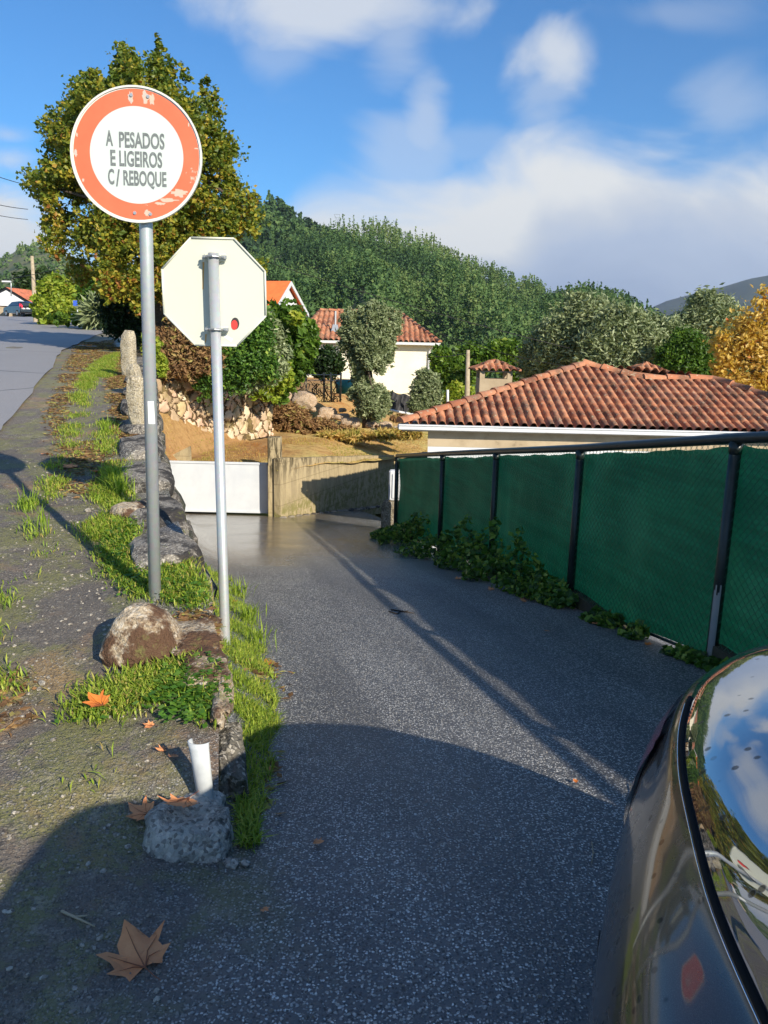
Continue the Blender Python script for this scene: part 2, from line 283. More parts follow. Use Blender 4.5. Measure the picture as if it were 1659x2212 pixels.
MAT = dict(
    lane=m_ground(), road=m_road(), granite=m_granite('granite'), concrete=m_concrete(), tiles=m_tiles(),
    tiles2=m_tiles('orange_tiles', 1.45), field=m_field(), galv=m_signpaint(), red=m_red(), white=m_white(), signback=m_signback(), net=m_net(), paint=m_carpaint(), cglass=m_carglass(),
    darkstone=m_granite('lichen_granite', (.26, .235, .20), (.10, .09, .08), (.045, .040, .036), .47, 3.0),
    boulder=m_granite('boulder_granite', (.44, .36, .25), (.25, .17, .10), (.10, .055, .032), .46, 3.0),
    palestone=m_granite('pale_granite', (.66, .53, .36), (.52, .38, .23), (.34, .22, .11), .56, 1.5),
    plaster=noisy('white_plaster', (.66, .64, .58), (.60, .58, .52), 1.2, .9, .2, .01),
    plaster2=noisy('bluish_plaster', (.66, .67, .67), (.58, .59, .60), 2, .9, .2, .01),
    beige=noisy('granite_cladding', (.46, .37, .25), (.36, .28, .18), 2.5, .85, .5, .01, (.25, .19, .12), 5, .6),
    fascia=plain('white_gutter', (.62, .63, .64), .4),
    gate=noisy('white_gate_paint', (.60, .63, .66), (.54, .57, .61), 3, .4, .05, .002, (.42, .45, .48), 7, .72),
    blackpaint=noisy('black_green_paint', (.012, .018, .016), (.022, .032, .028), 12, .35, .3, .002, (.25, .26, .25), 9, .72),
    zinc=plain('bare_zinc', (.42, .43, .43), .4, .6),
    wire=plain('green_wire', (.015, .10, .06), .45),
    black=plain('black_rubber', (.012, .012, .012), .5), dark=plain('dark_metal', (.03, .03, .032), .45, .5),
    chrome=plain('chrome_trim', (.75, .76, .78), .12, 1.0), redlens=plain('red_lens', (.80, .02, .03), .15, 0, .8, 1),
    bark=noisy('bark', (.11, .085, .06), (.05, .038, .028), 12, .9, .9, .02),
    wood=noisy('weathered_pole_wood', (.42, .35, .24), (.30, .24, .16), 9, .85, .5, .01),
    dirt=noisy('earth', (.20, .12, .06), (.12, .075, .04), 3, .95, .8, .03, (.09, .10, .03), 2, .6),
    pvc=noisy('white_pvc', (.58, .61, .62), (.42, .45, .46), 10, .4, .1, .002, (.30, .28, .25), 14, .66),
    deadleaf=noisy('dead_leaf', (.70, .31, .13), (.56, .21, .08), 9, .6, .5, .003, (.17, .06, .025), 14, .62),
    orangeleaf=noisy('orange_leaf', (.62, .20, .03), (.48, .13, .03), 12, .5, .5, .003),
    vein=plain('leaf_vein', (.22, .07, .025), .6), twig=plain('pale_twig', (.40, .33, .22), .7),
    text=noisy('faded_black_lettering', (.11, .125, .125), (.18, .20, .20), 60, .6, .1, .001, (.30, .33, .32), 90, .62), text2=plain('dark_text', (.03, .03, .03), .6),
    blue=plain('blue_sign', (.05, .12, .55), .4), teal=plain('teal_plastic', (.03, .22, .20), .4),
    blacknet=noisy('black_netting', (.018, .018, .02), (.05, .05, .055), 5, .7, .6, .02),
    mud=noisy('damp_edge', (.05, .045, .03), (.09, .08, .04), 6, .9, .8, .01),
    mortar=noisy('wall_joint_earth', (.15, .10, .055), (.08, .055, .035), 5, .95, .8, .03),
    rust=plain('rust_streak', (.62, .36, .10), .7), cyan=plain('glass_pane', (.03, .04, .05), .08, 0, .8),
    lred=plain('sticker_red', (.75, .05, .04), .5), paper=plain('sticker_paper', (.74, .75, .74), .5),
    hill=noisy('hill_forest_floor', (.030, .052, .022), (.05, .075, .03), .02, .95, .3, .5),
    farhill=noisy('far_hill', (.030, .05, .035), (.05, .07, .045), .004, 1, .2, 1),
    valley=noisy('valley_ground', (.06, .09, .03), (.12, .13, .045), .08, .95, .3, .2),
    # foliage
    plane_l=leafmat('plane_tree_leaves', [(0, (.07, .12, .018)), (.3, (.15, .21, .03)), (.5, (.21, .24, .03)), (.7, (.38, .36, .04)), (.88, (.52, .40, .05)), (1, (.36, .15, .04))]),
    green_l=leafmat('green_leaves', [(0, (.04, .09, .014)), (.5, (.11, .21, .025)), (.85, (.21, .33, .045)), (1, (.36, .40, .06))]),
    bright_l=leafmat('bright_leaves', [(0, (.12, .19, .018)), (.5, (.28, .38, .035)), (1, (.52, .52, .08))]),
    dark_l=leafmat('dark_leaves', [(0, (.012, .028, .010)), (.6, (.025, .055, .014)), (1, (.05, .09, .02))], .3),
    olive_l=leafmat('olive_leaves', [(0, (.09, .125, .05)), (.5, (.24, .29, .14)), (1, (.50, .54, .32))], .3),
    gold_l=leafmat('golden_leaves', [(0, (.40, .24, .05)), (.4, (.66, .46, .10)), (.75, (.80, .62, .20)), (.94, (.62, .24, .06)), (1, (.60, .09, .06))], .5),
    brown_l=leafmat('dry_brown_leaves', [(0, (.10, .055, .025)), (.45, (.26, .14, .06)), (.75, (.40, .26, .11)), (1, (.34, .36, .08))], .25, .8),
    ivy_l=leafmat('ivy_leaves', [(0, (.03, .075, .016)), (.55, (.09, .20, .03)), (.85, (.22, .36, .05)), (1, (.42, .50, .10))], .35),
    grass=leafmat('grass_blades', [(0, (.15, .25, .03)), (.45, (.33, .46, .05)), (.8, (.50, .55, .09)), (1, (.58, .42, .16))], .45, .5),
    grass2=leafmat('yellowed_grass', [(0, (.26, .30, .05)), (.35, (.50, .42, .11)), (.7, (.62, .44, .15)), (1, (.52, .25, .09))], .4, .7),
    pine_l=leafmat('forest_leaves', [(0, (.022, .050, .022)), (.35, (.055, .115, .038)), (.7, (.105, .185, .052)), (1, (.19, .25, .08))], .25, .8),
    clover=leafmat('weed_leaves', [(0, (.06, .16, .02)), (.6, (.12, .27, .035)), (1, (.22, .36, .06))], .4),
)

# ---------------------------------------------------------------- mesh helpers
def fin(o, label=None, cat=None, group=None, kind=None):
    if label: o['label'] = label
    if cat: o['category'] = cat
    if group: o['group'] = group
    if kind: o['kind'] = kind
    return o
def thing(name, label, cat, loc=(0, 0, 0), group=None):
    o = bpy.data.objects.new(name, None); C.objects.link(o); o.location = loc; o.empty_display_size = .1
    return fin(o, label, cat, group)
def npmesh(name, v, f, mat, parent=None, rnd=None, smooth=False, loc=None, uv=None, nper=4):
    """v (n,3) array in world space, f (m,nper) array; one linked object"""
    v = np.asarray(v, dtype=np.float32).reshape(-1, 3); f = np.asarray(f, dtype=np.int32).reshape(-1, nper)
    off = np.array(parent.location if parent and parent.type == 'EMPTY' else (loc if loc is not None else (0, 0, 0)), dtype=np.float32)
    if parent is not None and parent.type != 'EMPTY': off = np.array(parent['_o'], dtype=np.float32)
    v = v-off
    me = bpy.data.meshes.new(name); me.vertices.add(len(v)); me.vertices.foreach_set('co', v.ravel())
    me.loops.add(f.size); me.loops.foreach_set('vertex_index', f.ravel())
    me.polygons.add(len(f)); me.polygons.foreach_set('loop_start', np.arange(0, f.size, nper, dtype=np.int32))
    me.polygons.foreach_set('loop_total', np.full(len(f), nper, dtype=np.int32))
    if rnd is not None:
        a = me.attributes.new('rnd', 'FLOAT', 'FACE'); a.data.foreach_set('value', np.asarray(rnd, dtype=np.float32))
    if uv is not None:
        l = me.uv_layers.new(name='UVMap'); l.data.foreach_set('uv', np.asarray(uv, dtype=np.float32)[f.ravel()].ravel())
    me.update(calc_edges=True)
    me.polygons.foreach_set('use_smooth', np.full(len(f), smooth)); me.materials.append(mat)
    o = bpy.data.objects.new(name, me); C.objects.link(o)
    o['_o'] = [float(x) for x in off]
    if parent is not None: o.parent = parent
    elif loc is not None: o.location = loc
    return o
class MB:
    def __init__(s): s.v = []; s.f = []; s.uv = None
    def add(s, vs, fs):
        k = len(s.v); s.v += [tuple(p) for p in vs]; s.f += [tuple(i+k for i in f) for f in fs]; return s
    def box(s, c, size, rz=0, taper=1.0, bev=0.0):
        x, y, z = [q/2 for q in size]; cc, ss = math.cos(rz), math.sin(rz); c = Vector(c)
        if bev <= 0:
            L = [(-x, -y, -z), (x, -y, -z), (x, y, -z), (-x, y, -z), (-x*taper, -y*taper, z), (x*taper, -y*taper, z), (x*taper, y*taper, z), (-x*taper, y*taper, z)]
            F_ = [(3, 2, 1, 0), (4, 5, 6, 7), (0, 1, 5, 4), (1, 2, 6, 5), (2, 3, 7, 6), (3, 0, 4, 7)]
        else:
            b = bev; L = []; 
            for zz, i in ((-z, b), (-z+b, 0), (z-b, 0), (z, b)):
                X, Y = x-i, y-i; L += [(-X+b, -Y, zz), (X-b, -Y, zz), (X, -Y+b, zz), (X, Y-b, zz), (X-b, Y, zz), (-X+b, Y, zz), (-X, Y-b, zz), (-X, -Y+b, zz)]
            F_ = [tuple(range(7, -1, -1)), tuple(range(24, 32))]
            for r in range(3):
                for i in range(8): j = (i+1) % 8; F_.append((r*8+i, r*8+j, r*8+8+j, r*8+8+i))
        return s.add([(c.x+a*cc-b_*ss, c.y+a*ss+b_*cc, c.z+q) for a, b_, q in L], F_)
    def tube(s, pts, rad, n=8, cap=True):
        pts = [Vector(p) for p in pts]
        if not isinstance(rad, (list, tuple)): rad = [rad]*len(pts)
        k = len(s.v); ref = None
        for i, p in enumerate(pts):
            d_ = (pts[min(i+1, len(pts)-1)]-pts[max(i-1, 0)]).normalized()
            a = d_.orthogonal() if ref is None else (ref-d_*ref.dot(d_))
            a.normalize(); ref = a; b = d_.cross(a)
            for j in range(n):
                t = 2*math.pi*j/n; s.v.append(tuple(p+(a*math.cos(t)+b*math.sin(t))*rad[i]))
        for i in range(len(pts)-1):
            for j in range(n):
                q = (j+1) % n; s.f.append((k+i*n+j, k+i*n+q, k+i*n+n+q, k+i*n+n+j))
        if cap:
            s.f.append(tuple(k+j for j in range(n-1, -1, -1))); e = k+(len(pts)-1)*n; s.f.append(tuple(e+j for j in range(n)))
        return s
    def prism(s, poly, off):
        n = len(poly); off = Vector(off); a = [Vector(p) for p in poly]
        return s.add(a+[p+off for p in a], [tuple(range(n)), tuple(range(2*n-1, n-1, -1))]+[(i, i+n, (i+1) % n+n, (i+1) % n) for i in range(n)])
    def quad(s, a, b, c, d_): return s.add([a, b, c, d_], [(0, 1, 2, 3)])
    def build(s, name, mat, parent=None, smooth=False, loc=None):
        if parent is not None: off = Vector(parent.location) if parent.type == 'EMPTY' else Vector(parent['_o'])
        else: off = Vector(loc) if loc is not None else Vector((0, 0, 0))
        me = bpy.data.meshes.new(name); me.from_pydata([tuple(Vector(p)-off) for p in s.v], [], s.f); me.update()
        if smooth: me.polygons.foreach_set('use_smooth', [len(p.vertices) == 4 for p in me.polygons])
        me.materials.append(mat); o = bpy.data.objects.new(name, me); C.objects.link(o); o['_o'] = tuple(off)
        if parent is not None: o.parent = parent
        elif loc is not None: o.location = loc
        return o
_ico = {}
def ico(sub):
    if sub not in _ico:
        import bmesh
        bm = bmesh.new(); bmesh.ops.create_icosphere(bm, subdivisions=sub, radius=1)
        _ico[sub] = ([v.co.copy() for v in bm.verts], [tuple(v.index for v in f.verts) for f in bm.faces]); bm.free()
    return _ico[sub]
def rock(mb, c, rad, seed=0, sub=3, box=.6, amp=.18, rz=0, fr=1.4, ck=.9):
    V_, F_ = ico(sub); out = []; cc, ss = math.cos(rz), math.sin(rz); sd = Vector((seed*7.3, seed*3.1, seed*5.7))
    rc = random.Random(int(seed*977)+sub); cuts = []
    for _ in range(16):
        a_ = Vector((rc.gauss(0, 1), rc.gauss(0, 1), rc.gauss(0, 1))).normalized(); cuts.append((a_, rc.uniform(.74, 1.0)*(1+.28*box)))
    for p in V_:
        m = max(abs(p.x), abs(p.y), abs(p.z)); q = p.lerp(p/m, box)
        for a_, dd in cuts:
            e_ = q.dot(a_)-dd
            if e_ > 0: q = q-a_*e_*ck
        n = noise.noise(q*fr+sd)*amp+noise.noise(q*fr*2.7+sd)*amp*.45+noise.noise(q*fr*7+sd)*amp*.16
        q = q*(1+n); x, y, z = q.x*rad[0], q.y*rad[1], q.z*rad[2]
        out.append((c[0]+x*cc-y*ss, c[1]+x*ss+y*cc, c[2]+z))
    mb.add(out, F_)
def gridmesh(name, xs, ys, zf, mat, parent=None, loc=None):
    """grid with xs (ny,nx) and ys (ny,nx) arrays"""
    ny, nx = xs.shape; z = np.array([[zf(float(xs[j, i]), float(ys[j, i])) for i in range(nx)] for j in range(ny)])
    v = np.stack([xs, ys, z], -1).reshape(-1, 3); i = np.arange((ny-1)*nx).reshape(ny-1, nx)[:, :-1].ravel()
    return npmesh(name, v, np.stack([i, i+1, i+nx+1, i+nx], -1), mat, parent, smooth=True, loc=loc)

# ---------------------------------------------------------------- the lie of the land
def interp(x, pts):
    if x <= pts[0][0]: return pts[0][1]
    for (a, p), (b, q) in zip(pts, pts[1:]):
        if x <= b: return p+(q-p)*(x-a)/(b-a)
    return pts[-1][1]
def z_lane(x, y):
    t = y-1.9; s = .5*(t+math.sqrt(t*t+.35)) if t < 60 else t
    z = -.145*s+.02
    if y > 24: z = -.145*22.1+.02-(y-24)*.05
    return z
def z_road(x, y):
    t = y-1.9; s = .5*(t+math.sqrt(t*t+.35))
    z = .1*s if y < 12 else .1*10.1+.048*(y-12)
    if y > 60: z = 3.3+(y-60)*.03
    return z
EDGE = [(-4, -.2), (1.0, -.36), (2.1, -.44), (3.35, -.70), (4.25, -1.0), (5.35, -1.43), (8.15, -2.42), (12, -3.62), (17.2, -5.2), (19, -5.8), (30, -8.2), (40, -9.0), (60, -14)]
LB = [(1.5, -.36), (2.11, -.40), (3.2, -.49), (4.07, -.61), (5.97, -1.06), (7.57, -1.55), (12.8, -3.05), (17.3, -4.6)]
edge_x = lambda y: interp(y, EDGE); lane_l = lambda y: interp(y, LB)
def z_left(x, y):
    z = z_road(x, y); s = edge_x(y)-x
    if y > 2.0: z += .03*noise.noise(Vector((x*1.3, y*1.3, 0)))*min(1, (y-2.0))
    z += .012*noise.noise(Vector((x*5, y*5, 3)))
    if s < .7: z += .05*min(1, max(0, (y-2.3)/1.0))*(1-s/.7)
    if y < 2.5 and s < 1.0:
        k = min(1, max(0, (2.5-y)/.3))*(1-max(0, s-.06))**2; z = z*(1-k)+z_lane(x, y)*k
    return z
def hit(zf, u, v, far=70):
    r = ray(u, v); t = .8
    prev = None
    while t < far:
        x, y, z = r[0]*t, r[1]*t, H+r[2]*t; g = zf(x, y)
        if z <= g:
            a, b = t-.15, t
            for _ in range(14):
                m = (a+b)/2
                if H+r[2]*m <= zf(r[0]*m, r[1]*m): b = m
                else: a = m
            return Vector((r[0]*b, r[1]*b, zf(r[0]*b, r[1]*b)))
        t += .15
    return None
def ys_(a, b, n, p=1.6): return np.array([a+(b-a)*(i/n)**p for i in range(n+1)])

# lane and apron: one sheet, from the wall line to beyond the fence
yv = np.concatenate([np.linspace(-5, 1, 14), np.linspace(1.15, 9, 90), ys_(9.2, 27, 40, 1.2)])
sv = np.concatenate([[.001], np.linspace(.1, 3, 26), np.linspace(3.5, 14, 16)])
lx = np.array([[ (edge_x(y)-.05 if y > 2.05 else edge_x(y)-.05-(2.05-y)*0)+s for s in sv] for y in yv]); ly = np.repeat(yv[:, None], len(sv), 1)
def z_r(x, y):
    z = z_lane(x, y); l = lane_l(y)
    if y > 2.15 and x < l: z += min(.30, (l-x)*.5)*min(1, (y-2.15)/.6)+.02*noise.noise(Vector((x*4, y*4, 1)))
    fx = 3.246-.218*y
    if x > fx+.5: z -= min(1.2, (x-fx-.5)*.5)
    return z
lane = gridmesh('lane', lx, ly, z_r, MAT['lane']); fin(lane, kind='structure')
# rough shoulder / verge on the uphill side, one sheet
yv = np.concatenate([np.linspace(-5, 1, 14), np.linspace(1.15, 9, 90), ys_(9.2, 125, 70, 1.4)])
sv = np.concatenate([np.linspace(0, 4, 64), np.linspace(4.2, 60, 30)])
lx = np.array([[edge_x(y)-.049-s for s in sv] for y in yv]); ly = np.repeat(yv[:, None], len(sv), 1)
fin(gridmesh('verge', lx, ly, z_left, MAT['lane']), kind='structure')
# old pale asphalt of the main road
RB = [(-6, -2.2), (3, -2.6), (5, -3.2), (8.6, -4.25), (12.3, -5.4), (19, -7.9), (30, -11.0), (37, -12.8), (44, -13.5), (60, -16)]
yv = np.concatenate([np.linspace(-5, 8, 60), ys_(8.2, 110, 90, 1.3)]); sv = np.concatenate([[0, .1, .3], np.linspace(.6, 50, 40)])
lx = np.array([[interp(y, RB)+(.16*noise.noise(Vector((y*.9, 3, 0)))+.07*noise.noise(Vector((y*3.1, 8, 0))))*(1 if s < .5 else 0)-s for s in sv] for y in yv]); ly = np.repeat(yv[:, None], len(sv), 1)
fin(gridmesh('road', lx, ly, lambda x, y: z_left(x, y)+.022, MAT['road']), kind='structure')

# field and terrace behind the wall
WL = [(-40, 17.35), (-5, 17.35), (-2.75, 17.35), (-2.36, 16.55), (.42, 23.0), (1.5, 25.6), (60, 25.6)]
def z_field(x, y):
    z = interp(x, [(-6, -1.06), (-2.75, -1.06), (-1.9, -1.10), (.4, -1.64), (4, -2.1), (40, -3.2)])
    z += interp(y, [(17, 0), (24, .0), (32, .35), (50, .9), (90, -1)])*(1 if x < 2 else .6)
    # earth banked up towards the terrace on the left
    tx = interp(y, [(17, -5.0), (19, -4.6), (24, -3.4), (27, -2.6), (34, .5), (60, 2)])
    if x < tx: z += min(1.5, (tx-x)*(1.6 if y < 23 else .5))*interp(y, [(17, 1), (25, 1), (29, .55), (34, .25), (60, 0)])
    return z+.06*noise.noise(Vector((x*.6, y*.6, 0)))+.04*noise.noise(Vector((x*2.5, y*2.5, 4)))
xv = np.concatenate([np.linspace(-40, -7, 14), np.linspace(-6.5, 6, 90), np.linspace(6.5, 60, 24)])
tv = np.linspace(0, 1, 90)**1.5
ly = np.array([[interp(x, WL)+.1+t*(92-interp(x, WL)) for x in xv] for t in tv]); lx = np.repeat(xv[None, :], len(tv), 0)
def zff(x, y):
    if y > 62: return z_field(x, 62)-(y-62)*.12
    return z_field(x, y)
fin(gridmesh('field', lx, ly, zff, MAT['field']), kind='structure')
# valley floor out to the foot of the hills and the horizon
lx, ly = np.meshgrid(np.linspace(-4500, 4500, 70), np.concatenate([np.linspace(-200, 200, 12), ys_(240, 9000, 24, 2)]))
fin(gridmesh('ground', lx, ly, lambda x, y: -9-.002*max(0, y)+2.5*noise.noise(Vector((x*.01, y*.01, 0))), MAT['valley']), kind='structure')

# ---------------------------------------------------------------- foliage helpers
def leaf_quads(cen, size, stretch=1.5, droop=0.0, seed=0, nrm=None):
    """cen (n,3); diamond leaves, random orientation"""
    rs = np.random.RandomState(seed); n = len(cen)
    a = rs.normal(size=(n, 3)); a[:, 2] = a[:, 2]*.7-droop; a /= np.linalg.norm(a, axis=1)[:, None]
    b = rs.normal(size=(n, 3)); b -= a*(a*b).sum(1)[:, None]; b /= np.linalg.norm(b, axis=1)[:, None]
    s = size*(0.6+.8*rs.rand(n))[:, None] if np.isscalar(size) else size[:, None]
    c = np.cross(a, b)*s*.18
    v = np.stack([cen-a*s*.5*stretch, cen+b*s*.5+c, cen+a*s*.5*stretch, cen-b*s*.5+c], 1).reshape(-1, 3)
    return v, np.arange(4*n).reshape(n, 4)
def crown_pts(lobes, n, per=22, cr_=.28, seed=0, hollow=.22):
    """lobes: list of (centre, (rx,ry,rz)); clustered points"""
    rs = np.random.RandomState(seed); ar = np.array([(r[0]*r[2])**1.0 for _, r in lobes]); ar /= ar.sum()
    nc = max(3, n//per); idx = rs.choice(len(lobes), nc, p=ar)
    c = np.array([tuple(lobes[i][0]) for i in idx]); r = np.array([lobes[i][1] for i in idx])
    d_ = rs.normal(size=(nc, 3)); d_ /= np.linalg.norm(d_, axis=1)[:, None]
    f = 1-np.abs(rs.normal(size=nc))*hollow; f = np.clip(f, .1, 1)*(1+.10*rs.normal(size=nc))
    cc = c+d_*r*f[:, None]
    rr = np.repeat(np.minimum(r.min(1), 1e9)*cr_*(.6+.8*rs.rand(nc)), per)
    p = np.repeat(cc, per, 0)+rs.normal(size=(nc*per, 3))*rr[:, None]*.55
    tone = np.repeat(rs.rand(nc), per)
    return p, tone
def lobes_px(L, Y, flat=.8):
    out = []
    for l in L:
        u, v, ru, rv = l[:4]; dY = l[4] if len(l) > 4 else 0
        c = P(u, v, Y+dY); k = c.y/F*1.03; out.append((c, (ru*k, max(ru, .6*rv)*k*flat, rv*k)))
    return out
def tree(name, label, cat, Y, L, n, leaf, mat, trunk=None, stretch=1.5, per=22, cr_=.28, seed=1, group=None, tonef=None, flat=.8, bark='bark', nlimb=7, hollow=.22, droop=0.):
    lob = lobes_px(L, Y, flat)
    if trunk: u, vb, vt, r = trunk; base = P(u, vb, Y)
    else: zmin = min(c.z-r[2] for c, r in lob); base = Vector((lob[0][0].x, lob[0][0].y, zmin))
    t = thing(name, label, cat, base, group)
    p, tone = crown_pts(lob, n, per, cr_, seed, hollow)
    v, f = leaf_quads(p, leaf, stretch, droop, seed+5); rs = np.random.RandomState(seed+9)
    rnd = np.clip(tone*.55+rs.rand(len(p))*.45, 0, 1)
    if tonef is not None: rnd = np.clip(rnd+tonef(p, rs), 0, 1)
    npmesh('crown' if 'tree' in name else 'foliage', v, f, mat, t, rnd)
    if trunk:
        top = P(u, vt, Y); mb = MB(); mid = base.lerp(top, .5)+Vector((r*.6, 0, 0))
        mb.tube([base-Vector((0, 0, .3)), base, mid, top], [r*1.35, r*1.15, r*.8, r*.55], 10)
        rr = random.Random(seed)
        for i in range(nlimb):
            c, rad = lob[i % len(lob)]; s0 = base.lerp(top, .45+.5*rr.random())
            e = c+Vector((rr.uniform(-.5, .5)*rad[0], rr.uniform(-.4, .4)*rad[1], rr.uniform(-.2, .6)*rad[2]))
            m = s0.lerp(e, .5)+Vector((rr.uniform(-.1, .1), rr.uniform(-.1, .1), .08*(e-s0).length))
            mb.tube([s0, m, e], [r*.45, r*.3, r*.1], 6)
        mb.build('trunk', MAT[bark], t, True)
    return t

# ---------------------------------------------------------------- stone wall along the bank
rr = random.Random(3)
ws = thing('stone_wall', 'low dry granite wall with dark lichen along the bank beside the sloping lane', 'stone wall', (edge_x(2.6), 2.6, z_lane(-.6, 2.6)))
cop, face = MB(), MB(); y = 4.35; k = 0
while y < 17.0:
    L = rr.uniform(.6, 1.1)*(1 if y < 9 else 1.5); yc = y+L/2; ex = edge_x(yc); zt = z_road(ex, yc)
    ang = math.atan2(edge_x(yc+.3)-edge_x(yc-.3), .6)
    lift = .035+.03*rr.random()
    rock(cop, (ex-.20, yc, zt-.075+lift), (.215, L/2*1.04, .12), k, 3, .93, .055, -ang, 2.2)
    zl = z_lane(ex+.2, yc)-.1; zz = zt-.10; q = 0
    while zz > zl:
        hh = rr.uniform(.16, .26); rock(face, (ex-.10+.04*rr.random(), yc+rr.uniform(-.1, .1), zz-hh/2), (.17, L/2*1.05, hh*.62), k*13+q+50, 2, .65, .13, -ang); zz -= hh*1.02; q += 1
    y += L; k += 1
cop.build('coping', MAT['darkstone'], ws, True); face.build('wall_face', m_granite('wall_face_granite', (.22, .19, .15), (.11, .095, .08), (.04, .045, .03), .5, 4.0), ws, True)
for (u, v, Y, h, wd, lab) in ((300, 945, 8.3, .66, .17, 'nearest of the upright granite slabs behind the round sign, rough and lichened'),
                             (292, 850, 10.6, .50, .17, 'middle upright granite slab between the two others on the bank wall'),
                             (281, 822, 12.8, .80, .22, 'farthest and palest upright granite slab, its top corner broken off')):
    x = P(u, v, Y).x; z0 = z_road(x, Y)-.05; mb = MB(); rock(mb, (x, Y, z0+h/2), (wd/2, .085, h/2), Y, 3, .9, .045, -.3, 2.0)
    o = mb.build('granite_post', m_granite('post_granite', (.50, .43, .30), (.34, .28, .18), (.16, .14, .09), .58, 4), None, True, (x, Y, z0)); fin(o, lab, 'stone post', 'granite slabs on the bank wall')
# stones at the tip of the wall
mb = MB(); rock(mb, tuple(P(408, 1822, 2.33)), (.145, .15, .145), 11, 4, .6, .18, .3, 1.7, .6)
fin(mb.build('corner_stone', m_granite('grey_stone', (.42, .40, .35), (.24, .23, .20), (.05, .05, .045), .52, 5), None, True, tuple(P(412, 1880, 2.33))), 'rough grey stone at the tip of the bank with dead leaves lying on it', 'stone')
mb = MB(); c = P(492, 1665, 2.78); rock(mb, (c.x, c.y, c.z-.03), (.070, .20, .17), 21, 4, .8, .12, .25, 1.7); rock(mb, (c.x+.02, c.y-.16, c.z-.22), (.12, .16, .10), 22, 3, .5, .2, 0, 1.7)
fin(mb.build('corner_stone', m_granite('dark_end_stone', (.17, .155, .12), (.09, .08, .065), (.04, .045, .025), .5, 5), None, True, tuple(P(488, 1760, 2.72))), 'dark mossy block ending the bank wall right of the broken white pipe', 'stone')
mb = MB(); bc = P(309, 1390, 3.42); rock(mb, (bc.x, bc.y, bc.z-.005), (.185, .17, .165), 5, 4, .30, .10, 0, 1.25, .35)
mb.v = [(x+(-.02 if z > bc.z else 0)*0+(bc.x-x)*max(0, (z-bc.z))*1.9, y+(bc.y-y)*max(0, (z-bc.z))*1.2, z+max(0, z-bc.z)*.28) for x, y, z in mb.v]
fin(mb.build('boulder', MAT['boulder'], None, True, (bc.x, bc.y, z_left(bc.x, bc.y))), 'brown and cream granite boulder leaning at the foot of the round sign post', 'boulder')
mb = MB(); fz = P(415, 1362, 3.55); gz0 = z_left(fz.x, fz.y); rock(mb, (fz.x, fz.y, gz0+.0), (.15, .24, .05), 8, 4, .5, .25, .2); fz = P(440, 1425, 3.25); rock(mb, (fz.x, fz.y, z_left(fz.x, fz.y)-.005), (.11, .22, .045), 9, 4, .5, .25, .3)
fz = P(478, 1490, 3.0); rock(mb, (fz.x, fz.y, z_left(fz.x, fz.y)-.01), (.045, .22, .05), 10, 4, .6, .25, .2)
fin(mb.build('flat_stone', MAT['boulder'], None, True, tuple(P(420, 1380, 3.55))), 'flat pale stone with dry needles between boulder and octagonal sign post', 'stone')
mb = MB(); rock(mb, tuple(P(290, 1118, 5.5)), (.15, .22, .12), 31, 3, .6, .15)
fin(mb.build('wall_stone', MAT['boulder'], None, True, tuple(P(290, 1140, 5.5))), 'small tan stone lying on the dark wall top left of the round sign post', 'stone')

# ---------------------------------------------------------------- round sign
def ring(c, ax, ay, n, r): return [c+ax*math.cos(2*math.pi*i/n)*r+ay*math.sin(2*math.pi*i/n)*r for i in range(n)]
def disc_solid(mb, c, ax, ay, nrm, r0, r1, t, n=64):
    r0, r1 = r0*(KS if r1 > .2 else 1), r1*(KS if r1 > .2 else 1)
    """annulus (r0>0) or disc standing t proud along nrm"""
    k = len(mb.v); A_ = [ring(c, ax, ay, n, r1), ring(c+nrm*t, ax, ay, n, r1)]
    if r0 > 0:
        A_ += [ring(c+nrm*t, ax, ay, n, r0), ring(c, ax, ay, n, r0)]
        for r_ in A_: mb.v += [tuple(p) for p in r_]
        for a in range(4):
            b = (a+1) % 4
            for i in range(n): j = (i+1) % n; mb.f.append((k+a*n+i, k+a*n+j, k+b*n+j, k+b*n+i))
    else:
        for r_ in A_: mb.v += [tuple(p) for p in r_]
        for i in range(n): j = (i+1) % n; mb.f.append((k+i, k+j, k+n+j, k+n+i))
        mb.f.append(tuple(k+n+i for i in range(n))); mb.f.append(tuple(k+i for i in range(n-1, -1, -1)))
KS = .870; Y0 = 3.95; sc_ = P(296, 336, Y0); pb = P(331, 1310, Y0); pt = P(306, 440, Y0)
rs_ = thing('road_sign', 'round white sign with red border and black lettering on a grey post by the boulder', 'road sign', (pb.x, pb.y+.03, pb.z-.12))
yaw = R(7); nrm = Vector((math.sin(yaw)*.9, -math.cos(yaw), 0)).normalized(); ax = Vector((-nrm.y, nrm.x, 0)); ay = Vector((.02, 0, 1)).normalized()
MB().tube([pb+Vector((0, .03, -.15)), pt+Vector((.0, .06, 0)), pt+Vector((-.003, .06, .28))], .0325, 20).build('post', MAT['galv'], rs_, True)
RAD = .352; KS = .870; c0 = sc_
mb = MB(); disc_solid(mb, c0+nrm*-.012, ax, ay, nrm, 0, RAD, .012); pl = mb.build('sign_plate', MAT['signback'], rs_)
mb = MB(); disc_solid(mb, c0, ax, ay, nrm, .342, RAD, .010)
disc_solid(mb, c0, ax, ay, nrm, .336, .3415, .004); mb.build('rim', m_white('rim_white', (.66, .66, .60)), rs_)
mb = MB(); disc_solid(mb, c0, ax, ay, nrm, .2505, .3355, .003, 96); mb.build('red_border', MAT['red'], rs_)
mb = MB(); disc_solid(mb, c0, ax, ay, nrm, 0, .250, .002, 96); wf = mb.build('white_face', MAT['white'], rs_)
